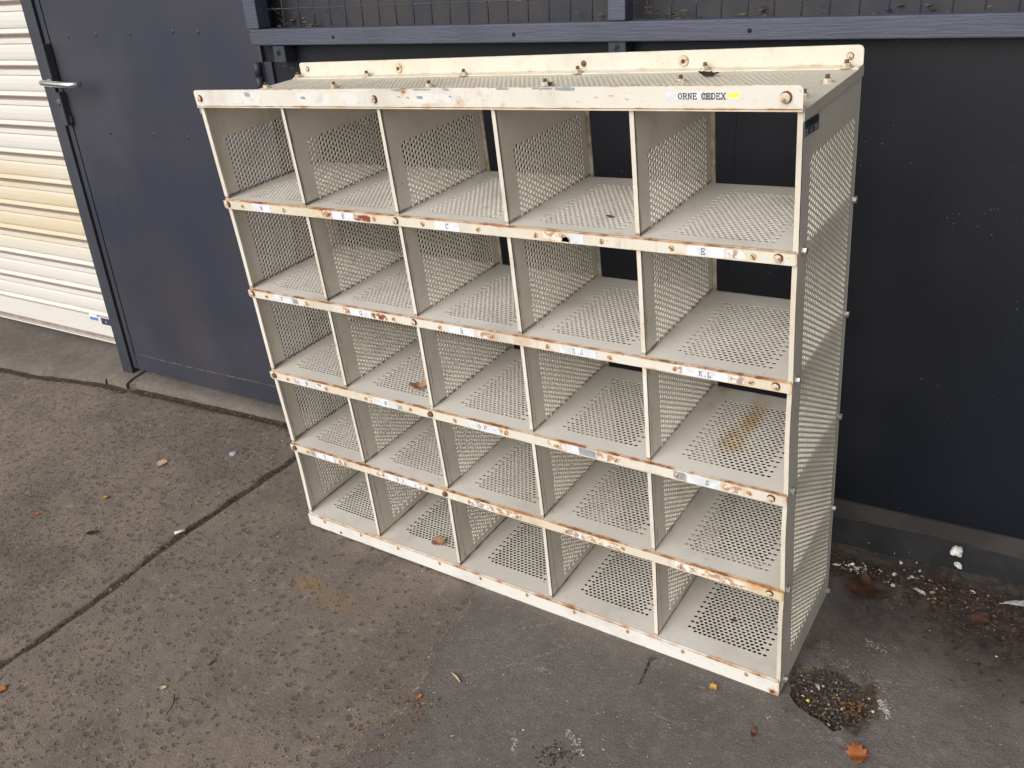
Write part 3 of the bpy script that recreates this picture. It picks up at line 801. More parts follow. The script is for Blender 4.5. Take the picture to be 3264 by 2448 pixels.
lb.prism([(1.1012, yy-.0003, 1.0490), (1.1012, yy-.0003, 1.0552), (1.1180, yy-.0003, 1.0555), (1.1180, yy-.0003, 1.0492)], (0, -.0001, 0), 2)
lb.prism([(1.0660, yy-.0003, 1.0465), (1.0655, yy-.0003, 1.0548), (1.0815, yy-.0003, 1.0545), (1.0822, yy-.0003, 1.0468)], (0, -.00008, 0), 3)
letters(lb, 'ORNE CEDEX', 1.0655, yy - .0003, 1.0512, .0074, wf=.72, gap=.22, bold=.17, m=1)
o = lb.build('name_label', [M['paper'], M['ink_bold'], M['marker'], M['smudge']], fa)
for (a, b, lo, hi) in ((.115, .195, .12, .80), (.292, .372, .10, .86), (.395, .44, .12, .80), (.545, .652, .20, .72)):
    ragged(fa, a, b, -.0035, zA + (zB-zA)*lo, zA + (zB-zA)*hi, M['old_paper'], n=16, name='label_remnant', amp=.0009, th=.0001)
for (a, b, lo, hi, mt) in ((.518, .552, .83, .99, 'greypaint'), (.566, .604, .86, .99, 'greypaint'), (.628, .642, .84, .99, 'greypaint'), (.733, .756, .86, 1.0, 'greypaint'),
                           (.798, .835, .86, 1.0, 'greypaint'), (.838, .872, .80, 1.0, 'greypaint'), (.150, .166, .55, .85, 'greypaint'), (.300, .312, .4, .6, 'greypaint'),
                           (.530, .537, .48, .60, 'greypaint'), (.550, .556, .44, .56, 'greypaint'), (.572, .585, .42, .62, 'greypaint'), (.638, .645, .5, .62, 'greypaint')):
    ragged(fa, a, b, -.0035, zA + (zB-zA)*lo, zA + (zB-zA)*hi, M[mt], n=16, name='paint_chip', amp=.0012, th=.00015)

# ---- back flange ------------------------------------------------------------------------
spots = [(.035, 1.049, .008, .7), (.30, 1.0455, .014, .8), (.73, 1.047, .008, .9), (.918, 1.046, .016, .7), (.08, 1.039, .04, .6), (1.07, 1.040, .04, .5)]
bf = plate('back_flange', .012, W + .002, D - .004, 1.0352, 1.0635, .002, M['flange'], spots, top=.5, bot=.62, ends=.4, cham=(.006, .008, 0, 0), edge=.003)
mb = MB(); mb.box(.006, W + .001, D - .026, D - .004, LEV[0] + .0014, LEV[0] + .0036)
mb.build('flange_foot', M['flange'], bf, rust=lambda V: np.full(len(V), .35))
for x, zz, kind in ((.035, 1.050, 'bolt'), (.728, 1.047, 'bolt_rust'), (1.183, 1.048, 'bolt')):
    b = hardware(kind, bf, (x, D - .004, zz), random.uniform(0, 3)); b.scale = (.8, .6, .8)
mb = MB(); mb.cyl((0, 0, 0), (0, -1, 0), .0095, .0025, 16, 0, r2=.008); mb.cyl((0, -.0025, 0), (0, -1, 0), .0036, .0003, 12, 1)
g1 = mb.build('grommet', [M['bolt'], M['slot']], bf); g1.location = (.297, D - .004, 1.0468)
dup(g1, bf, (.917, D - .004, 1.0468))

# ---- nuts on the roof -------------------------------------------------------------------
mb = MB()
mb.cyl((0, 0, 0), (0, 0, 1), .0105, .0016, 16, 0); mb.cyl((0, 0, .0016), (0, 0, 1), .0064, .0048, 6, 0, s=False)
mb.cyl((0, 0, .0064), (0, 0, 1), .0032, .0048, 10, 1)
nut = None
for x, y in ((.0155, .262), (.2195, .262), (.476, .255), (.7257, .257), (.9607, .262), (1.183, .258),
             (.0135, .1685), (.2182, .1650), (.463, .1630), (.7154, .1640), (.956, .1760), (1.182, .1640), (1.1785, .070), (.0135, .070)):
    zz = LEV[0] + (.0036 if y > .25 else .0013)
    if nut is None:
        nut = mb.build('roof_nut', [M['nut'], M['stud']], rack); nut.location = (x, y, zz)
    else: dup(nut, rack, (x, y, zz), (random.uniform(-.06, .06), random.uniform(-.06, .06), random.uniform(0, 3)))

# ---- bolts on the right-hand side ------------------------------------------------------------
mb = MB(); mb.cyl((0, 0, 0), (1, 0, 0), .0072, .0012, 14, 0); mb.cyl((.0012, 0, 0), (1, 0, 0), .0056, .0055, 6, 0, s=False, r2=.0053)
sb = None
for y, z in ((.0190, .8385), (.0120, .6370), (.0085, .4370), (.0040, .2355), (.0075, .0190), (.2750, .8300), (.2740, .6300), (.2735, .4270), (.2735, .2210), (.2720, .0140)):
    loc = (W - .0004 + float(warp_right(z))*max(0, 1 - y/D*1.15), y, z)
    if sb is None:
        sb = mb.build('side_bolt', M['zinc'], rack); sb.location = loc
    else: dup(sb, rack, loc, (random.uniform(0, 1), 0, 0))
mb = MB()
x = W - .0004
mb.prism([(x, .0075, .9965), (x, .0075, 1.0172), (x, .0700, 1.0136), (x, .0700, .9930)], (.0004, 0, 0), 1)
x += .0004
def pq(y0, y1, t0, t1, m):
    f = lambda y, t: .9965 + .0205*t - (y - .0075)*.055
    mb.prism([(x, y0, f(y0, t0)), (x, y0, f(y0, t1)), (x, y1, f(y1, t1)), (x, y1, f(y1, t0))], (.00015, 0, 0), m)
pq(.0082, .0690, .52, .98, 0); pq(.0082, .0690, .46, .50, 0); pq(.0082, .0690, .0, .045, 0); pq(.0240, .0295, .045, .46, 0); pq(.0440, .0500, .045, .46, 0); pq(.0295, .0440, .28, .34, 0)
pq(.0082, .0240, .22, .26, 0); pq(.0672, .0690, .0, .46, 0); pq(.0320, .0390, .10, .19, 0); pq(.0310, .0380, .37, .44, 0)
for k in range(3): pq(.014, .062, .62 + .1*k, .635 + .1*k, 1)
mb.build('data_plate', [M['plate'], M['plate_silver']], rack)

# ------------------------------------------------------------------ wall frame (leans a little against the drive's slope)
Q = np.array([[0.9974057676395992, -0.0651183540260725, 0.030681177425203487],
              [0.06282455652393612, 0.9955258676966942, 0.07057848003687088],
              [-0.035139860227845016, -0.06846785169464069, 0.997034273988356]])
MW = Matrix([[*Q[0], 0.0], [*Q[1], .37], [*Q[2], 0.0], [0, 0, 0, 1]])
def wall_pt(u, v, w): return MW @ Vector((u, v, w))

wall = thing('building_wall', 'dark navy painted wall with a cement foot behind and to the right of the rack', 'wall', matrix=MW)
mb = MB()
mb.box(-.345, .8852, .045, .20, -.25, 1.095, 0); mb.box(.8862, 5.5, .0452, .20, -.25, 1.095, 0)
mb.box(-.345, 5.5, .0460, .199, -.26, 1.094, 0)
mb.box(-.345, 5.5, .045, .20, 1.90, 3.2, 0)
mb.build('wall_panel', M['wall'], wall)
mb = MB(); mb.box(-.345, 5.5, .20, .24, 1.0, 2.0, 0); mb.build('backing', M['wall'], wall)
# cement foot with a wavy lower edge
mb = MB(); us = np.linspace(-.30, 5.4, 230)
top = .1245 + .0012*np.sin(us*9); low = .078 + np.array([.018*mnoise.noise((u*4.2, 1.3, 0)) for u in us])
a = np.stack([us, np.full_like(us, .0405), top], 1); b = np.stack([us, np.full_like(us, .0385), low], 1)
c = np.stack([us, np.full_like(us, .046), top + .001], 1); d = np.stack([us, np.full_like(us, .046), low - .1], 1); e = np.stack([us, np.full_like(us, .0385), low - .1], 1)
V = np.concatenate([c, a, b, e]); n = len(us); k = np.arange(n-1)
F = np.concatenate([np.stack([q*n + k, (q+1)*n + k, (q+1)*n + k + 1, q*n + k + 1], 1) for q in range(3)])
mb.quads(V, F); mb.build('plinth', M['plinth'], wall)
mb = MB()
mb.box(-1.293, -1.241, .035, .30, -.06, 2.35, 0); mb.box(-.359, -.345, .035, .20, -.06, 2.35, 0)
mb.box(-1.241, -.359, .06, .30, 2.16, 2.35, 0); mb.box(-3.9, -.345, .06, .30, 2.36, 3.2, 0)
mb.build('door_frame', M['jamb'], wall)
mb = MB(); mb.box(-5.5, -3.72, .05, .30, -.06, 3.2, 0); mb.build('wall_panel', M['wall'], wall)

# ---- door ------------------------------------------------------------------------------------
door = thing('metal_door', 'navy painted steel door with a steel lever handle, left of the rack', 'door', matrix=MW)
mb = MB(); mb.box(-1.2070, -.3625, .0400, .085, .004, 2.15, 0, bev=.002)
mb.box(-1.2345, -1.2135, .0415, .085, .004, 2.15, 0)
mb.box(-1.2405, -.360, .0465, .080, .002, 2.155, 1)
mb.build('door_leaf', [M['door'], M['gap_shadow']], door)
mb = MB(); mb.dome((0, 0, 0), (0, -1, 0), .0068, .0022, 14, 0, 3)
mb = MB(); mb.box(-1.2068, -.3628, .0388, .0402, .005, .0625, 0)
for _ in range(130):
    u = random.uniform(-1.19, -.38); L = random.uniform(.006, .03); w = .0640 + .0022*math.sin(u*8) + random.uniform(-.0012, .0012)
    mb.box(u, u + L, .0384, .0401, w, w + random.uniform(.0006, .0017), 1)
mb.build('kick_strip', [M['door'], plain('scraped_paint', (.16,.15,.14), .8, (.09,.085,.085), 90)], door)
mb = MB(); mb.dome((0, 0, 0), (0, -1, 0), .0068, .0022, 14, 0, 3)
rv = None
for u, w in ((-1.115, 1.102), (-.988, 1.105), (-.84, 1.106), (-.663, 1.109), (-.566, 1.106), (-1.036, .828), (-.836, .831), (-.691, .829)):
    if rv is None:
        rv = mb.build('rivet', M['door'], door); rv.location = (u, .0400, w)
    else: dup(rv, door, (u, .0400, w))
mb = MB(); mb.box(-1.234, -1.2075, .012, .0405, .985, 1.083, 0, bev=.003); mb.box(-1.232, -1.206, .010, .0405, .965, .986, 0, bev=.003)
mb.build('lock_case', M['jamb'], door)
mb = MB(); mb.box(-1.2245, -1.1995, .017, .0405, .846, .945, 0, bev=.002)
mb.cyl((-1.2115, .017, .918), (0, -1, 0), .0075, .0012, 14, 1); mb.box(-1.2130, -1.2100, .0155, .017, .904, .920, 2)
mb.box(-1.200, -1.194, .030, .0405, .852, .872, 0)
mb.build('lock_plate', [M['jamb'], M['chrome'], M['gap_shadow']], door)
mb = MB()
pts = [(-1.216, .012, .974), (-1.212, -.012, .976), (-1.203, -.026, .978), (-1.188, -.031, .979), (-1.15, -.032, .978), (-1.10, -.032, .976), (-1.068, -.030, .975), (-1.054, -.022, .975), (-1.049, -.006, .975)]
mb.tube(pts, .0088, 14, 0); mb.cyl((-1.216, .013, .974), (0, -1, 0), .013, .008, 16, 0)
mb.build('lever_handle', M['chrome'], door)
mb = MB(); mb.cyl((-.357, .026, .962), (0, 0, 1), .0095, .034, 14, 0); mb.cyl((-.357, .026, .998), (0, 0, 1), .0095, .034, 14, 0)
mb.box(-.402, -.362, .0375, .0401, .962, 1.030, 0); mb.box(-.353, -.318, .0375, .0448, .968, 1.032, 0)
mb.build('hinge', M['door'], door)

# ---- window grille --------------------------------------------------------------------------
win = thing('window_grille', 'navy timber window frame with wire mesh, above the rack on the wall', 'window', matrix=MW)
mb = MB()
b = bmesh.new()
mb.box(-.338, 5.2, .000, .045, 1.0745, 1.1115, 0, bev=.0025)
mb.build('rail', M['timber'], win)
mb = MB(); mb.box(-.346, -.305, .002, .045, 1.1125, 1.90, 0, bev=.002); mb.build('stile', M['timber'], win)
mb = MB(); mb.box(.632, .669, .003, .045, 1.1125, 1.86, 0, bev=.002); mb.build('stile', M['timber'], win)
mb = MB(); mb.box(2.2, 2.24, .003, .045, 1.1125, 1.86, 0, bev=.002); mb.build('stile', M['timber'], win)
mb = MB(); mb.box(-.304, 5.2, .001, .045, 1.862, 1.90, 0, bev=.002); mb.build('rail', M['timber'], win)
mb = MB(); mb.cyl((0, 0, 0), (0, -1, 0), .0042, .0004, 14, 0)
hh = None
for u in (-.069, .42, .914):
    if hh is None:
        hh = mb.build('screw_hole', M['hole'], win); hh.location = (u, .0001, 1.091)
    else: dup(hh, win, (u, .0001, 1.091))
def mesh_panel(ua, ub, step, start, zlist):
    mb = MB(); u = start
    while u < ub - .004:
        if u > ua + .004:
            pts = [(u + random.uniform(-.0008, .0008), .040, w) for w in np.linspace(1.09, 1.88, 14)]
            mb.tube(pts, .0017, 6, 0)
        u += step
    for w in zlist:
        pts = [(x_, .0365, w + random.uniform(-.0006, .0006)) for x_ in np.linspace(ua, ub, 24)]
        mb.tube(pts, .0014, 6, 0)
    return mb.build('wire_mesh', M['wire'], win)
mesh_panel(-.305, .632, .0490, -.252, [1.1545 + .049*k for k in range(15)])
mesh_panel(.669, 2.2, .0490, .700, [1.1645 + .049*k for k in range(14)])
mb = MB(); mb.box(-.34, 5.2, .095, .19, 1.096, 1.895, 0); mb.build('window_board', M['window_back'], win)
mb = MB(); mb.box(-.274, -.236, .006, .044, 1.034, 1.0735, 0, bev=.002); mb.cyl((-.258, .006, 1.058), (0, -1, 0), .0075, .003, 6, 0); mb.cyl((-.258, .003, 1.058), (0, -1, 0), .004, .004, 8, 0)
br = mb.build('bracket', M['jamb'], win)
dup(br, win, (.905, 0, .008))
# dust and cobwebs sitting on the ledge inside the mesh
mb = MB()
for (u0, u1, n_) in ((-.29, -.18, 26), (.45, .63, 16), (.67, .80, 30), (.86, .92, 9), (1.0, 1.3, 16)):
    for _ in range(n_):
        u = random.uniform(u0, u1); w = 1.101 + abs(random.gauss(0, .012)); v = random.uniform(.055, .092)
        b = bmesh.new(); bmesh.ops.create_icosphere(b, subdivisions=1, radius=random.uniform(.002, .0065))
        for q in b.verts: q.co *= random.uniform(.6, 1.4)
        mb.bm(b, 0, False, Matrix.Translation((u, v, w)) @ Matrix.Diagonal((1.6, 1, .5, 1)))
for _ in range(36):
    u = random.choice([random.uniform(-.29, -.05), random.uniform(.5, .63), random.uniform(.67, .95), random.uniform(1.0, 1.4)])
    p = Vector((u, random.uniform(.05, .09), 1.10 + random.uniform(0, .05))); q = p + Vector((random.uniform(-.05, .05), random.uniform(-.02, .02), random.uniform(-.015, .03)))
    mb.tube([p, (p+q)/2 + Vector((0, 0, -.004)), q], .0005, 4, 0)
tag(mb.build('dust_clumps', M['cobweb'], win), kind='stuff')

# ---- roller shutter ---------------------------------------------------------------------------
shut = thing('roller_shutter', 'white and cream ribbed roller shutter with yellowed slats, left of the navy door', 'shutter', matrix=MW)
SV = .18; L0 = .1905; PITCH = .0999
prof = [(0.0, .011, .9), (-.0012, .004, .8), (-.004, .0005, .05), (-.0175, .0, .05), (-.0195, .0028, .95), (-.0215, .0, .25), (-.030, -.0025, .0),
        (-.045, -.0035, .0), (-.060, -.0025, .05), (-.0685, -.0005, .25), (-.0705, .0022, .9), (-.0730, -.001, .15), (-.0820, -.006, .05), (-.0850, -.0065, .25), (-.0900, -.001, .95), (-.0975, .010, 1.0)]  # last value: how much shade is painted into that fold of the slat
segs = []
for k in range(-1, 21):
    base = L0 + PITCH*(k + 1)
    for dz, dv, g in prof:
        if base + dz > .098: segs.append((base + dz, SV + dv, g))
segs.sort()
mb = MB(); us = np.linspace(-3.75, -1.24, 40); n = len(us)
V = np.array([[(u, v, w) for u in us] for (w, v, g) in segs]).reshape(-1, 3)
shade_grime = np.repeat([g for (_, _, g) in segs], n)
k = np.arange(n-1)
F = np.concatenate([np.stack([r*n + k, r*n + k + 1, (r+1)*n + k + 1, (r+1)*n + k], 1) for r in range(len(segs)-1)])
mb.quads(V, F)
mb.build('slat_curtain', M['shutter'], shut, attrs={'shade_grime': lambda V_: shade_grime})
mb = MB(); mb.box(-3.75, -1.24, SV - .007, SV + .02, .024, .0985, 0); mb.box(-3.75, -1.24, SV - .001, SV + .02, .004, .024, 1); mb.box(-3.75, -1.24, SV - .012, SV + .02, -.0005, .004, 0)
mb.build('bottom_bar', [M['shutter'], plain('bar_shade_brown', (.30,.25,.21), .7, (.22,.18,.15), 30)], shut, attrs={'shade_grime': lambda V_: .25*np.exp(-(V_[:, 2]-.0)/.02)})  # recessed strip gets a browner colour as painted shade below the bar
mb = MB(); mb.box(-.024, .024, -.0006, 0, -.011, .001, 0); mb.box(-.024, .024, -.0006, 0, .001, .014, 1)
s1 = mb.build('sticker', [M['sticker_blue'], M['paper']], shut); s1.location = (-1.602, SV - .0071, .094 - .0025)
s1['label'] = 'small blue and white sticker'
mb = MB(); mb.box(-.026, .026, -.0006, 0, -.013, .013, 0); mb.cyl((.002, -.0006, -.001), (0, -1, 0), .004, .0003, 12, 1)
s2 = mb.build('sticker', [M['sticker_dark'], M['glassbit']], shut); s2.location = (-1.533, SV - .0071, .0835)
s2['label'] = 'small dark sticker with a pale dot'

# ------------------------------------------------------------------ ground
def joint_x(y): return -.290 + .008*math.sin(y*9) + .006*mnoise.noise((y*14, .3, 0))
def kerb_v(u):
    if u > -1.196: return .001
    if u > -1.342: return -.006 - .08*(u + 1.335)
    return -.050 + .115*max(0, u + 1.70) if u > -1.70 else -.050 - .02*(-1.70 - u)
HOLE = [(1.205, .062), (1.208, .020), (1.222, -.016), (1.246, -.034), (1.276, -.041), (1.302, -.046), (1.322, -.034), (1.338, -.010), (1.352, .012), (1.356, .034), (1.338, .058), (1.31, .078), (1.275, .090), (1.240, .088)]
def in_hole(x, y):
    cx, cy = 1.281, .022
    a = math.atan2(y-cy, x-cx); r = math.hypot(x-cx, y-cy)
    R = .072*(1 + .18*mnoise.noise((math.cos(a)*2.2, math.sin(a)*2.2, 4)))
    return R - r
def axis(lo, hi, step, far, nfar=9):
    core = np.arange(lo, hi + 1e-6, step)
    g = (far/1.0)**(np.arange(1, nfar+1)/nfar)
    g = (g - 1)/(g[-1] - 1)*far if far > 1 else g
    return np.concatenate([lo - g[::-1], core, hi + g])
xs = axis(-2.35, 1.9, .010, 60); ys = axis(-1.05, .50, .010, 60)
X, Y = np.meshgrid(xs, ys); Z = np.zeros_like(X); DI = np.zeros_like(X); ST = np.zeros_like(X); SO = np.zeros_like(X)
for i in range(X.shape[0]):
    for j in range(X.shape[1]):
        x, y = X[i, j], Y[i, j]
        if -2.4 < x < 2.0 and -1.1 < y < .55:
            z = -.0045 + .0022*mnoise.noise((x*3, y*3, 0)) + .0012*mnoise.noise((x*11, y*11, 5))
            dj = abs(x - joint_x(y)); g = math.exp(-(dj/.009)**2)
            wj = 1.0 if y > -.25 else .75
            z -= .007*g
            DI[i, j] = max(DI[i, j], min(1, 1.15*wj*math.exp(-(dj/(.0155 + .006*mnoise.noise((y*16, 4, 1))))**2)))
            # gutter against the kerb
            kl = .37 + .063*x + kerb_v(x)
            if x < .2:
                dk = (y - kl + .020 + .008*mnoise.noise((x*4, 2, 0)))/(.021 + .009*mnoise.noise((x*7, 5, 0)))
                if y > kl: DI[i, j] = 1.0
                else: DI[i, j] = max(DI[i, j], min(1, math.exp(-dk*dk)*1.1))
                z -= .005*math.exp(-dk*dk)
            hol = in_hole(x, y)
            if hol > -.02: z -= .009*min(1, max(0, (hol + .012)/.03)); DI[i, j] = max(DI[i, j], min(.75, max(0, (hol+.012)/.02)))
            Z[i, j] = z
            ST[i, j] = max(math.exp(-(((x-.155)/.055)**2 + ((y+.185)/.03)**2)), .75*math.exp(-(((x-.25)/.10)**2 + ((y+.20)/.05)**2)))
            # dark oily dirt near the left of the frame
            SO[i, j] = .55*math.exp(-(((x+.62)/.35)**2 + ((y+.55)/.25)**2))*(.5+mnoise.noise((x*5, y*5, 2))) if x < -.3 else 0
        else:
            Z[i, j] = -.0045
            if y > .5: DI[i, j] = .5
Z = np.where(Y > .46, Z - .01, Z)
mb = MB(); ny, nx = X.shape; idx = np.arange(nx*ny).reshape(ny, nx)
mb.quads(np.stack([X, Y, Z], -1).reshape(-1, 3), np.stack([idx[:-1, :-1], idx[:-1, 1:], idx[1:, 1:], idx[1:, :-1]], -1).reshape(-1, 4))
g = mb.build('ground', M['slab'], attrs={'dirt': lambda V: DI.ravel(), 'stain': lambda V: ST.ravel(), 'dark_tone': lambda V: np.clip(SO.ravel(), 0, 1)})
g.data.polygons.foreach_set('use_smooth', np.ones(len(g.data.polygons), bool))
tag(g, 'brown pitted concrete ground with a dirt filled joint', 'ground', kind='structure')

# smoother grey repair patch under the right half of the rack
edge = [(.50, .42), (.505, .20), (.512, .05), (.516, -.031), (.538, -.062), (.552, -.095), (.546, -.150), (.541, -.21), (.552, -.230), (.568, -.239), (.584, -.275), (.588, -.314), (.594, -.355), (.596, -.393), (.582, -.425), (.566, -.448), (.570, -.482), (.583, -.513), (.60, -.62), (.60, -.9), (.64, -1.4), (.66, -4.0)]
fine = []
for (a, b) in zip(edge, edge[1:]):
    L = math.hypot(b[0]-a[0], b[1]-a[1]); k = max(1, int(L/.008)) if a[1] > -1.0 else 6
    for q in range(k):
        t = q/k; x = a[0]+(b[0]-a[0])*t; y = a[1]+(b[1]-a[1])*t
        s = .0035*mnoise.noise((x*60, y*60, 1)) + .0015*mnoise.noise((x*190, y*190, 7))
        fine.append((x + s*1.6, y + s*.5))
outer = fine + [(.66, -4.0), (6.0, -4.0), (6.0, .80), (.50, .452)]
hole = []
for (a, b) in zip(HOLE, HOLE[1:] + HOLE[:1]):
    k = max(2, int(math.hypot(b[0]-a[0], b[1]-a[1])/.005))
    for q in range(k):
        t = q/k; x = a[0]+(b[0]-a[0])*t; y = a[1]+(b[1]-a[1])*t
        s = .010*mnoise.noise((x*45, y*45, 3)) + .005*mnoise.noise((x*130, y*130, 3)); hole.append((x + s, y - s))
bm = bmesh.new()
def loop(pts):
    vs = [bm.verts.new((x, y, 0)) for x, y in pts]
    return [bm.edges.new((vs[i], vs[(i+1) % len(vs)])) for i in range(len(vs))]
ed = loop(outer) + loop(hole)
bmesh.ops.triangle_fill(bm, use_beauty=True, use_dissolve=False, edges=ed)
bmesh.ops.recalc_face_normals(bm, faces=bm.faces)
if sum(f.normal.z for f in bm.faces) < 0: bmesh.ops.reverse_faces(bm, faces=bm.faces)
bnd = [e for e in bm.edges if len(e.link_faces) == 1]
r = bmesh.ops.extrude_edge_only(bm, edges=bnd)
for v in [x for x in r['geom'] if isinstance(x, bmesh.types.BMVert)]:
    v.co.z = -.014
# cut a finer grid where the camera looks so the dirt fields have vertices
for xx in np.arange(.54, 1.86, .02):
    bmesh.ops.bisect_plane(bm, geom=bm.verts[:] + bm.edges[:] + bm.faces[:], plane_co=(xx, 0, 0), plane_no=(1, 0, 0))
for yy in np.arange(-.52, .47, .02):
    bmesh.ops.bisect_plane(bm, geom=bm.verts[:] + bm.edges[:] + bm.faces[:], plane_co=(0, yy, 0), plane_no=(0, 1, 0))
mb = MB(); mb.bm(bm, 0)
def patch_dirt(V):
    out = np.zeros(len(V))
    for i, (x, y, z) in enumerate(V):
        d = 0.0
        wl = .415 + .063*(x - 1.2)       # wall line at ground level
        if x > 1.0: d = max(d, 1.1*math.exp(-((max(0, wl - .02 - y))/.075)**2)*(.65 + .6*mnoise.noise((x*8, y*8, 2))))
        if x > 1.33: d = max(d, .9*math.exp(-(((x-1.50)/.16)**2 + ((y-.31)/.075)**2)))
        h_ = in_hole(x, y)
        if -.08 < h_ : d = max(d, .80*math.exp(-(min(0, h_)/.026)**2)*(.6+.7*mnoise.noise((x*25, y*25, 1))))
        if x > 1.19: d = max(d, .75*math.exp(-(((x-1.225)/.035)**2 + ((y-.12)/.14)**2))*(.6+.8*mnoise.noise((x*30, y*30, 6))))
        d = max(d, .9*math.exp(-(((x-.955)/.012)**2 + ((y+.040)/.010)**2)), .6*math.exp(-(((x-.935)/.012)**2 + ((y+.075)/.012)**2)))
        if z < -.003: d = 1
        out[i] = min(1, max(0, d))
    return out
def patch_dark_tone(V):
    x, y = V[:, 0], V[:, 1]
    s = np.clip((x - 1.16)/.10, 0, 1)*np.clip((y - .02)/.25, 0, 1)*1.0  # darkens the patch towards the wall, right of the rack
    s = np.maximum(s, .35*np.exp(-(((x-.93)/.12)**2 + ((y+.29)/.03)**2)))
    return np.clip(s, 0, 1)
pt = mb.build('concrete_patch', M['patch'], attrs={'dirt': patch_dirt, 'dark_tone': patch_dark_tone, 'stain': lambda V: np.zeros(len(V))})
tag(pt, 'smoother dark grey concrete repair patch under the right part of the rack', 'ground', kind='structure')

# kerb under the door, cracked apron under the shutter (in the wall's frame)
def slab_strip(name, u0, u1, vfront, vback, wtop_f, wtop_b, label, du=.012, seed=0):
    mb = MB(); us = np.arange(u0, u1 + 1e-6, du); n = len(us)
    vf = np.array([vfront(u) + .006*mnoise.noise((u*9, seed, 0)) + .0025*mnoise.noise((u*40, seed, 3)) for u in us])
    wf = np.array([wtop_f(u) for u in us])
    prof = []
    rows = 8
    for k in range(rows + 1):
        t = k/rows
        v = vback + (vf - vback)*t; w = wtop_b + (wf - wtop_b)*t**1.5
        w = w + np.array([.0014*mnoise.noise((u*6, float(t)*3, seed)) for u in us])
        if k == rows: w = w - .004
        prof.append(np.stack([us, v, w], 1))
    prof.append(np.stack([us, vf - .004, wf - .010], 1)); prof.append(np.stack([us, vf - .006, np.full(n, -.14)], 1))
    V = np.concatenate(prof); k = np.arange(n-1)
    F = np.concatenate([np.stack([r*n + k, (r+1)*n + k, (r+1)*n + k + 1, r*n + k + 1], 1) for r in range(len(prof)-1)])
    mb.quads(V, F)
    # closed ends and back
    i0 = mb.verts([tuple(p[0]) for p in prof] + [(us[0], vback, -.14)]); mb.face(i0)
    i1 = mb.verts([tuple(p[-1]) for p in prof] + [(us[-1], vback, -.14)]); mb.face(i1[::-1])
    o = mb.build(name, M['kerb'], matrix=MW, attrs={'dirt': lambda V: np.zeros(len(V)), 'stain': lambda V: np.zeros(len(V)), 'dark_tone': lambda V: np.zeros(len(V))})
    o.data.polygons.foreach_set('use_smooth', np.ones(len(o.data.polygons), bool))
    return tag(o, label, 'kerb', kind='structure')
slab_strip('kerb', -1.196, -.02, kerb_v, .20, lambda u: min(-.012, .0352*u + .020), -.003, 'pale worn concrete kerb under the navy door', seed=1)
slab_strip('kerb', -1.335, -1.206, kerb_v, .20, lambda u: .0352*u + .018, -.004, 'broken kerb end beside the door frame', seed=2)
slab_strip('apron', -3.9, -1.342, kerb_v, .40, lambda u: .0352*u + .010, -.002, 'grey concrete apron under the shutter', seed=3)

# sloping tar fillet at the foot of the wall
mb = MB(); us = np.arange(-.05, 4.2, .012); n = len(us); prof = []
for t in np.linspace(0, 1, 9):
    row = []
    for u in us:
        v = .041 + (-.012 - .041)*t - .016*t*mnoise.noise((u*5, 3, 0)) + .004*mnoise.noise((u*30, t*6, 0))
        wg = .0352*u + .0687*v
        w = (.086 + .008*mnoise.noise((u*4, 9, 0)))*(1-t)**1.4 + (wg - .003)*(1 - (1-t)**1.4) + .004*mnoise.noise((u*16, t*5, 2))*math.sin(math.pi*t)
        row.append((u, v, w))
    prof.append(np.array(row))
V = np.concatenate(prof); k = np.arange(n-1)
F = np.concatenate([np.stack([r*n + k, (r+1)*n + k, (r+1)*n + k + 1, r*n + k + 1], 1) for r in range(len(prof)-1)])
mb.quads(V, F)
tr = mb.build('tar_strip', M['tar'], matrix=MW); tr.data.polygons.foreach_set('use_smooth', np.ones(len(tr.data.polygons), bool))
tag(tr, 'lumpy black tar strip sloping from the dark wall to the ground', 'ground', kind='structure')

# ------------------------------------------------------------------ leaves and litter
LOBED = [(0,-1.0),(.06,-.62),(.30,-.70),(.52,-.42),(.40,-.22),(.78,-.18),(.98,.12),(.66,.16),(.74,.50),(.42,.44),(.30,.80),(.10,.66),(0,1.0),(-.14,.70),(-.36,.82),(-.42,.46),(-.80,.46),(-.64,.14),(-.92,-.02),(-.60,-.24),(-.50,-.55),(-.22,-.60),(-.06,-.62)]
OVAL = [(0,-1.15),(.03,-.85),(.30,-.55),(.46,-.1),(.42,.35),(.22,.75),(0,1.0),(-.24,.72),(-.43,.3),(-.44,-.15),(-.26,-.6),(-.03,-.85)]
BIG = [(0,-.85),(.30,-.80),(.62,-.72),(.92,-.78),(.80,-.42),(.52,-.15),(.40,.15),(.34,.60),(.10,.98),(-.10,.70),(-.22,.30),(-.52,.10),(-.86,-.10),(-.80,-.48),(-.55,-.70),(-.28,-.76)]
TORN = [(0,-.9),(.35,-.75),(.42,-.35),(.80,-.25),(.62,.10),(.85,.45),(.45,.50),(.38,.90),(.05,.72),(-.25,.95),(-.40,.55),(-.80,.50),(-.60,.10),(-.88,-.20),(-.45,-.38),(-.35,-.80)]
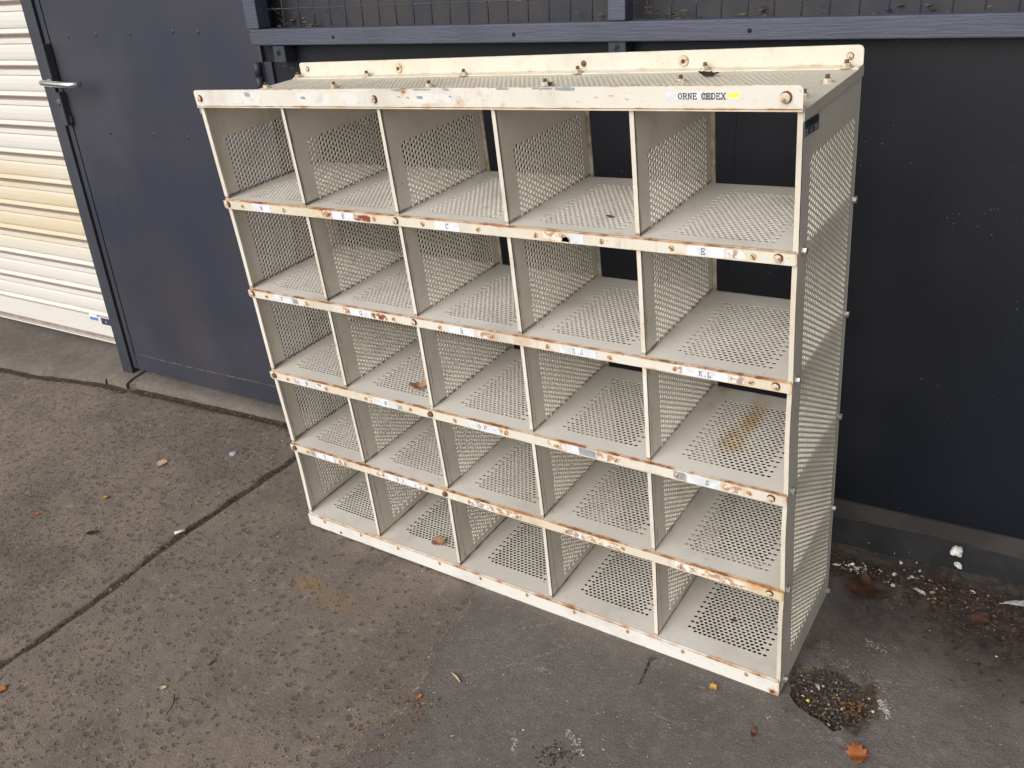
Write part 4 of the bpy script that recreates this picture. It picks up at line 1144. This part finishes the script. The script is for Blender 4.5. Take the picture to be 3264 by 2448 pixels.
def leaf(name, out, size, loc, rz, mat, label, cat='leaf', group=None, curl=.5, aspect=1.0, tilt=(0, 0), lift=.002, fold=.25):
    b = bmesh.new()
    vs = [b.verts.new((x*size*aspect, y*size, 0)) for x, y in out]
    b.faces.new(vs)
    bmesh.ops.triangulate(b, faces=b.faces)
    bmesh.ops.subdivide_edges(b, edges=b.edges, cuts=3, use_grid_fill=True)
    sd = random.uniform(0, 50)
    for v in b.verts:
        x, y = v.co.x/size, v.co.y/size
        v.co.z = size*(fold*abs(x) + curl*.30*(y*y) + .16*curl*mnoise.noise((x*1.8, y*1.8, sd)) + .10*curl*math.sin(3*x + 2*y + sd))
    zmin = min(v.co.z for v in b.verts)
    for v in b.verts: v.co.z -= zmin
    bmesh.ops.recalc_face_normals(b, faces=b.faces)
    b.normal_update(); b.verts.ensure_lookup_table()
    b2 = b.copy()
    for v in b2.verts: v.co -= v.normal*.0003
    bmesh.ops.reverse_faces(b2, faces=b2.faces)
    mb = MB(); mb.bm(b, 0, True); mb.bm(b2, 0, True)
    if out is not TORN:
        mb.tube([(0, -size*1.0, .001), (0, -size*1.25, .0015), (size*.06, -size*1.45, .002)], size*.025 + .0002, 5, 0)
    o = mb.build(name, mat)
    o.location = (loc[0], loc[1], loc[2] + lift); o.rotation_euler = (tilt[0], tilt[1], rz)
    return tag(o, label, cat, group or ('dry leaves on the rack and the ground' if cat == 'leaf' else None))
leaf('dry_leaf', TORN, .021, (.400, .050, LEV[3]), .6, M['leaf_tan'], 'curled tan dead leaf lying in the cell above the label N', curl=.9, aspect=1.2, fold=.35)
leaf('dry_leaf', TORN, .020, (.388, .027, LEV[5]), -.5, M['leaf_tan'], 'torn tan dead leaf on the rack floor, in the bottom row', curl=.7, aspect=.95)
leaf('dry_leaf', OVAL, .0085, (.872, .072, LEV[1]), 1.2, M['leaf_brown'], 'tiny oval brown leaf on the top shelf above the blank label', curl=.5)
leaf('dry_leaf', TORN, .019, (.985, .216, LEV[0] + .0012), 1.9, M['leaf_dark'], 'dark shrivelled leaf on the perforated roof of the rack', curl=.8, aspect=.5)
leaf('dry_leaf', LOBED, .0075, (.728, .160, LEV[0] + .0012), .9, M['leaf_dark'], 'tiny black crumpled leaf beside a nut on the rack roof', curl=1.2)
leaf('dry_leaf', TORN, .0055, (1.075, .085, LEV[5]), .3, M['leaf_brown'], 'small brown crumb of leaf among the holes of the bottom right cells', curl=1.2) 
leaf('dry_leaf', OVAL, .0075, (.700, .110, LEV[5]), 1.4, M['leaf_orange'], 'small reddish leaf scrap against a divider on the rack floor', curl=.7)
leaf('dry_leaf', BIG, .050, (1.262, .318, 0), .35, M['leaf_soil'], 'large folded brown leaf on the ground right of the rack', curl=.9, aspect=.9, fold=.42)
leaf('dry_leaf', LOBED, .026, (1.352, -.083, 0), .25, M['leaf_orange'], 'curled orange brown leaf on the concrete at the lower right', curl=1.0, aspect=.8, fold=.5)
leaf('dry_leaf', LOBED, .022, (-.651, .004, -.004), .5, M['leaf_pale'], 'pale lobed leaf on the pitted concrete left of the rack', curl=.35, aspect=.9, fold=.10)
leaf('dry_leaf', OVAL, .013, (-.656, -.186, -.004), -.9, M['leaf_yellow'], 'small yellow leaf on the pitted concrete left of the joint', curl=.9, aspect=1.2)
leaf('dry_leaf', OVAL, .017, (-.534, -.303, -.004), -.5, M['leaf_dark'], 'blackish leaf on the pitted concrete near the joint', curl=.7)
leaf('dry_leaf', OVAL, .012, (-.778, -.324, -.004), -1.1, M['leaf_orange'], 'small red brown leaf near the left edge of the ground', curl=.6)
leaf('dry_leaf', LOBED, .014, (-.212, -.728, -.004), .3, M['leaf_orange'], 'orange brown leaf at the lower left edge of the ground', curl=.9)
leaf('dry_leaf', OVAL, .011, (.145, -.462, -.004), -.3, M['leaf_green'], 'small olive green leaf upright on the concrete before the rack', curl=.9, tilt=(.6, 0))
leaf('dry_leaf', OVAL, .0095, (.108, -.556, -.004), -1.0, M['straw'], 'small oval pale seed husk on the concrete before the rack', 'seed', curl=.6)
leaf('dry_leaf', OVAL, .010, (.607, -.332, 0), -.2, M['leaf_orange'], 'small rust red leaf by the edge of the concrete patch', curl=.7)
leaf('dry_leaf', TORN, .009, (1.090, -.055, 0), 1.0, M['leaf_yellow'], 'small tan leaf scrap just in front of the skirt', curl=.8)
leaf('dry_leaf', OVAL, .014, (1.188, -.118, 0), .2, M['leaf_brown'], 'narrow brown leaf below the right front corner of the rack', curl=.9, aspect=.7)
leaf('dry_leaf', OVAL, .024, (1.472, .325, .002), -.5, M['leaf_soil'], 'rounded brown leaf in the litter by the dark wall', curl=.6, aspect=1.3)
mb = MB(); mb.tube([(-.014, 0, .004), (0, .0005, .0042), (.014, 0, .004)], .0038, 10, 0)
o = mb.build('cigarette_butt', M['white_bit']); o.location = (-.309, -.192, -.006); o.rotation_euler = (0, 0, .95)
tag(o, 'white cigarette stub lying beside the dirt filled joint', 'litter')
b = bmesh.new(); bmesh.ops.create_icosphere(b, subdivisions=2, radius=.011)
for v in b.verts: v.co *= 1 + .35*mnoise.noise(v.co*90); v.co.z *= .45
mb = MB(); mb.bm(b, 0); o = mb.build('grey_chip', M['glassbit']); o.location = (-.478, .130, -.001); tag(o, 'pale blue grey chip on the concrete near the left side of the rack', 'litter')
mb = MB(); pts = [(0, .034, .003), (.006, .018, .003), (.008, .002, .004), (.004, -.014, .003), (.006, -.03, .002)]
mb.tube(pts, .0012, 6, 0, [1, 1.2, 1, .9, .6]); o = mb.build('twig', M['twig']); o.location = (.166, -.585, -.003); o.rotation_euler = (0, 0, .55)
tag(o, 'thin dark curved twig on the concrete before the rack', 'twig')
mb = MB(); mb.tube([(-.017, 0, .003), (0, .001, .004), (.017, -.001, .003)], .0026, 6, 0, [.4, 1, .5]); o = mb.build('wood_splinter', M['straw']); o.location = (.643, -.257, 0); o.rotation_euler = (0, 0, -.35)
tag(o, 'pale wood splinter on the grey patch before the rack', 'litter')
# feather by the wall
def feather(loc, rz, s, label):
    mb = MB(); mb.tube([(-s, 0, .002), (0, 0, .004), (s*1.1, 0, .003)], .0007, 5, 0)
    for k in range(22):
        t = -.75 + 1.8*k/22; l = s*.42*math.sin(math.pi*min(1, (t+.85)/1.95))
        for sg in (-1, 1):
            a = Vector((t*s, 0, .003)); q = a + Vector((l*.75, sg*l*.7, .002 + random.uniform(0, .002)))
            mb.tube([a, (a+q)/2 + Vector((0, 0, .0015)), q], .0006, 4, 0)
    o = mb.build('feather', M['feather']); o.location = loc; o.rotation_euler = (0, 0, rz); tag(o, label, 'feather')
feather((1.525, .392, .006), .35, .030, 'pale feather in the litter at the right edge by the wall')
feather((1.358, .355, .002), -.4, .013, 'small curled pale feather in the litter behind the big brown leaf')
# flaking white lump on the tar
def lump(u, v, w, s, label, flat=.5):
    b = bmesh.new(); bmesh.ops.create_icosphere(b, subdivisions=3, radius=s)
    sd = random.uniform(0, 40)
    for q in b.verts:
        q.co *= 1 + .55*mnoise.noise(q.co*(1.3/s) + Vector((sd, 0, 0))); q.co.z *= flat
    mb = MB(); mb.bm(b, 0, True); o = mb.build('plaster_flake', M['white_bit']); o.location = wall_pt(u, v, w); o.rotation_euler = (.5, .2, random.uniform(0, 3))
    tag(o, label, 'plaster flake')
lump(1.405, .018, .080, .0120, 'large white plaster flake on the black tar strip by the wall', .55)
lump(1.413, -.002, .060, .0085, 'small white plaster flake just below the large one on the tar strip', .5)

def scatter(name, items, label, cat):
    """items: (x, y, z, size, colour, kind) -> one mesh of loose bits (nobody could count them)"""
    mb = MB(); cols = []
    for (x, y, z, s, c, kind) in items:
        a = random.uniform(0, 6.28)
        if kind == 'chip':
            b = bmesh.new(); bmesh.ops.create_icosphere(b, subdivisions=1, radius=s)
            for q in b.verts: q.co *= random.uniform(.65, 1.35); q.co.z *= .55
            n0 = mb.n; mb.bm(b, 0, False, Matrix.Translation((x, y, z)) @ Matrix.Rotation(a, 4, 'Z'))
        else:
            n0 = mb.n; L = s*random.uniform(1.2, 2.6); d = Vector((math.cos(a), math.sin(a), 0)); e = Vector((-d.y, d.x, 0))*s*random.uniform(.18, .5)
            p = Vector((x, y, z)); h1 = random.uniform(0, s*.6); 
            mb.prism([p - d*L*.5, p + e + Vector((0, 0, h1)), p + d*L*.5, p - e + Vector((0, 0, h1*.4))], (0, 0, .0006), 0)
        cols += [c]*(mb.n - n0)
    o = mb.build(name, M['bits'])
    at = o.data.attributes.new('tint', 'FLOAT_COLOR', 'POINT')
    at.data.foreach_set('color', np.array([(*c, 1) for c in cols], np.float32).ravel())
    return tag(o, label, cat, kind='stuff')
def pick(*cs):
    c = random.choice(cs); k = random.uniform(.7, 1.25); return tuple(min(1, v*k) for v in c)
BR = [(.045,.029,.022), (.065,.038,.026), (.032,.022,.018), (.085,.050,.032)]
# gravel in the pothole
it = []
for _ in range(1150):
    a = random.uniform(0, 6.28); r = math.sqrt(random.random())*.078
    x, y = 1.281 + r*math.cos(a), .022 + r*math.sin(a)
    if in_hole(x, y) < -.004: continue
    near = ((x-1.318)**2 + (y-.018)**2) < .022**2
    c = pick((.20,.09,.035), (.28,.12,.04), (.10,.06,.03)) if near and random.random() < .75 else pick((.085,.068,.057), (.065,.053,.045), (.105,.086,.073), (.05,.04,.034), (.13,.11,.095))
    if random.random() < .05: c = pick((.55,.52,.48), (.42,.30,.12))
    it.append((x, y, -.0115 + random.uniform(0, .006), random.uniform(.0008, .0034), c, 'chip' if random.random() < .75 else 'flake'))
it.append((1.246, .000, -.006, .0034, (.75,.58,.04), 'chip')); it.append((1.252, .036, -.004, .0085, (.45,.48,.50), 'flake'))
scatter('gravel', it, 'dark gravel and grit in the broken hollow by the right front corner of the rack', 'gravel')
# litter along the wall
it = []
for _ in range(4200):
    x = random.uniform(1.20, 1.95); y0 = .395 + .063*(x-1.2)
    y = y0 - abs(random.gauss(0, .045 + .05*max(0, min(1, (x-1.33)/.15))))
    if x < 1.33 and y < y0 - .045: continue
    it.append((x, y, .001 + random.uniform(0, .004), random.uniform(.0016, .0048), pick(*BR), 'flake' if random.random() < .8 else 'chip'))
for _ in range(60):
    x = random.uniform(1.3, 1.9); y = .37 + .063*(x-1.2) - random.uniform(0, .1)
    it.append((x, y, .004, random.uniform(.0035, .006), pick((.17,.12,.08), (.12,.08,.055)), 'flake'))
scatter('leaf_litter', it, 'brown crumbled leaf litter along the foot of the dark wall', 'litter')
it = []
for _ in range(75):
    x = random.choice([random.uniform(1.19, 1.40), random.uniform(1.30, 1.9)]); y = .392 + .063*(x-1.2) + random.gauss(-.012, .022)
    it.append((x, y, .004 + max(0, y - .40)*.6, random.choice([.0012, .0016, .002, .003, .0045]), pick((.50,.48,.45), (.36,.34,.32)), 'chip' if random.random() < .4 else 'flake'))
for _ in range(26):
    it.append((1.235 + random.gauss(0, .018), .372 + random.gauss(0, .006), .003, random.uniform(.002, .007), pick((.62,.60,.56)), 'flake'))
scatter('paint_flakes', it, 'white paint flakes strewn along the litter by the dark wall', 'litter')
# crumbs over the slabs, joint and gutter
it = []
for _ in range(520):
    x, y = random.uniform(-1.6, 1.8), random.uniform(-.85, .28)
    if 0 < x < 1.2 and y > -.02: continue
    z = 0.0 if x > .58 else -.0042
    it.append((x, y, z, random.uniform(.0008, .0022), pick((.50,.45,.38), (.30,.24,.17), (.10,.07,.05), (.42,.40,.37)), random.choice(['chip', 'flake'])))
for _ in range(420):
    y = random.uniform(-.75, .28); x = joint_x(y) + random.gauss(0, .006)
    hot = abs(y + .222) < .03 or abs(y + .40) < .02
    it.append((x, y, -.0085 + random.uniform(0, .003), random.uniform(.001, .003), pick((.30,.13,.05), (.38,.2,.1), (.45,.38,.28)) if hot and random.random() < .6 else pick(*BR), random.choice(['chip', 'flake'])))
for _ in range(420):
    u = random.uniform(-2.1, -.3); v = kerb_v(u) + random.gauss(-.022, .011); p = wall_pt(u, v, .0352*u + .0687*v)
    it.append((p.x, p.y, -.008 + random.uniform(0, .003), random.uniform(.0012, .0035), pick(*BR, (.2,.17,.14)), random.choice(['chip', 'flake'])))
for _ in range(330):
    x = random.gauss(.60, .05); y = random.gauss(-.46, .05)
    if random.random() < .4: x, y = random.gauss(.61, .03), random.gauss(-.35, .025)
    it.append((x, y, .0 if x > .585 else -.004, random.uniform(.0012, .0042), pick((.20,.08,.035), (.28,.13,.06), (.10,.06,.04), (.40,.30,.18)), 'flake'))
for _ in range(150):
    x, y = random.uniform(.62, 1.2), random.uniform(-.48, -.15)
    it.append((x, y, 0, random.uniform(.001, .0034), pick((.25,.10,.04), (.40,.28,.13), (.55,.50,.44)), 'flake'))
def along(pl, n_, spread, size, cols, kind='flake', z=.0):
    for _ in range(n_):
        k = random.randrange(len(pl)-1); t = random.random()
        x = pl[k][0] + (pl[k+1][0]-pl[k][0])*t + random.gauss(0, spread); y = pl[k][1] + (pl[k+1][1]-pl[k][1])*t + random.gauss(0, spread)
        it.append((x, y, z, random.uniform(*size), pick(*cols), kind))
PALE = [(.36,.34,.33), (.29,.275,.265)]
along([(.586,-.302), (.652,-.246), (.699,-.200), (.742,-.158), (.782,-.103), (.803,-.065)], 170, .0022, (.0007, .0018), PALE)
along([(.551,-.195), (.593,-.165), (.628,-.142)], 60, .002, (.0006, .0016), PALE)
along([(.677,-.093), (.718,-.060), (.763,-.021)], 70, .002, (.0006, .0015), PALE)
along([(.535,-.060), (.553,-.095), (.545,-.21), (.572,-.239), (.592,-.314), (.598,-.38)], 150, .0022, (.0007, .0017), PALE)
along([(.897,-.263), (.925,-.278), (.947,-.296)], 70, .004, (.0012, .003), [(.5,.48,.46), (.38,.36,.35)])
along([(.821,-.318), (.837,-.347)], 40, .0025, (.001, .0022), [(.46,.44,.43)])
along([(1.357,.05), (1.365,.035), (1.377,.022)], 90, .004, (.0012, .0032), [(.46,.45,.43), (.36,.35,.34)])
along([(1.256,.098), (1.284,.100), (1.325,.100), (1.365,.075), (1.379,.04)], 150, .006, (.0008, .002), [(.24,.22,.205), (.3,.28,.265)])
along([(1.300,.180), (1.336,.171)], 60, .006, (.0008, .002), PALE); along([(1.225,.14), (1.25,.13)], 50, .006, (.001, .0022), [(.22,.2,.19)])
along([(.957,-.050), (.960,-.063), (.963,-.088), (.965,-.112)], 110, .0012, (.0008, .0016), [(.03,.025,.022)], 'chip')
along([(.89,-.33), (.92,-.304)], 90, .013, (.0012, .003), [(.04,.035,.03), (.07,.06,.05)], 'chip')
scatter('grit', it, 'fine grit, crumbs and leaf scraps over the concrete', 'litter')

# ------------------------------------------------------------------ camera
cam_d = bpy.data.cameras.new('camera'); cam = bpy.data.objects.new('camera', cam_d); COL.objects.link(cam)
cam_d.sensor_width = 36.0; cam_d.lens = 2778.1957/3264*36.0; cam_d.clip_start = .02; cam_d.clip_end = 500
wv = np.array([.5172, .6019, .0293])
CAMP = np.array([2778.1957, .5172, .6019, .0293])
def rod(w):
    th = np.linalg.norm(w); K = np.array([[0, -w[2], w[1]], [w[2], 0, -w[0]], [-w[1], w[0], 0]])
    return np.eye(3) + np.sin(th)/th*K + (1-np.cos(th))/th**2*K@K
Rc = rod(wv) @ np.array([[1, 0, 0], [0, 0, -1], [0, 1, 0.]])
cam.matrix_world = Matrix([[Rc[0][0], -Rc[1][0], -Rc[2][0], 1.5425], [Rc[0][1], -Rc[1][1], -Rc[2][1], -1.1309], [Rc[0][2], -Rc[1][2], -Rc[2][2], .2647 + 1.0315], [0, 0, 0, 1]])
scene.camera = cam

# ------------------------------------------------------------------ light
SUN_EL, SUN_AZ = 36.0, 188.0      # azimuth measured from +y clockwise: the light comes from the street, front left
el, az = math.radians(SUN_EL), math.radians(SUN_AZ)
sd = bpy.data.lights.new('sun', 'SUN'); sd.energy = 1.02; sd.angle = math.radians(60); sd.color = (1.0, .968, .925)
so = bpy.data.objects.new('sun', sd); COL.objects.link(so)
dirv = Vector((math.sin(az)*math.cos(el), math.cos(az)*math.cos(el), math.sin(el)))
so.rotation_euler = dirv.to_track_quat('Z', 'Y').to_euler()
wd = bpy.data.worlds.new('World'); scene.world = wd; wd.use_nodes = True
nt = wd.node_tree; nt.nodes.clear()
wo = nt.nodes.new('ShaderNodeOutputWorld'); bg = nt.nodes.new('ShaderNodeBackground'); sk_ = nt.nodes.new('ShaderNodeTexSky')
sk_.sky_type = 'NISHITA'; sk_.sun_disc = False; sk_.sun_elevation = el; sk_.sun_rotation = az
sk_.air_density = 1.0; sk_.dust_density = 4.0; sk_.ozone_density = 1.0
bg.inputs[1].default_value = .15
# overcast: the clouds take most of the blue out of the sky light
bw = nt.nodes.new('ShaderNodeRGBToBW'); mx = nt.nodes.new('ShaderNodeMix'); mx.data_type = 'RGBA'; mx.inputs[0].default_value = .72
nt.links.new(sk_.outputs[0], bw.inputs[0]); nt.links.new(sk_.outputs[0], mx.inputs[6]); nt.links.new(bw.outputs[0], mx.inputs[7])
nt.links.new(mx.outputs[2], bg.inputs[0]); nt.links.new(bg.outputs[0], wo.inputs[0])
vs = scene.view_settings
vs.view_transform = 'Standard'; vs.look = 'None'; vs.gamma = 1.0; vs.use_curve_mapping = False
vs.exposure = 0.29
scene.cycles.max_bounces = 8
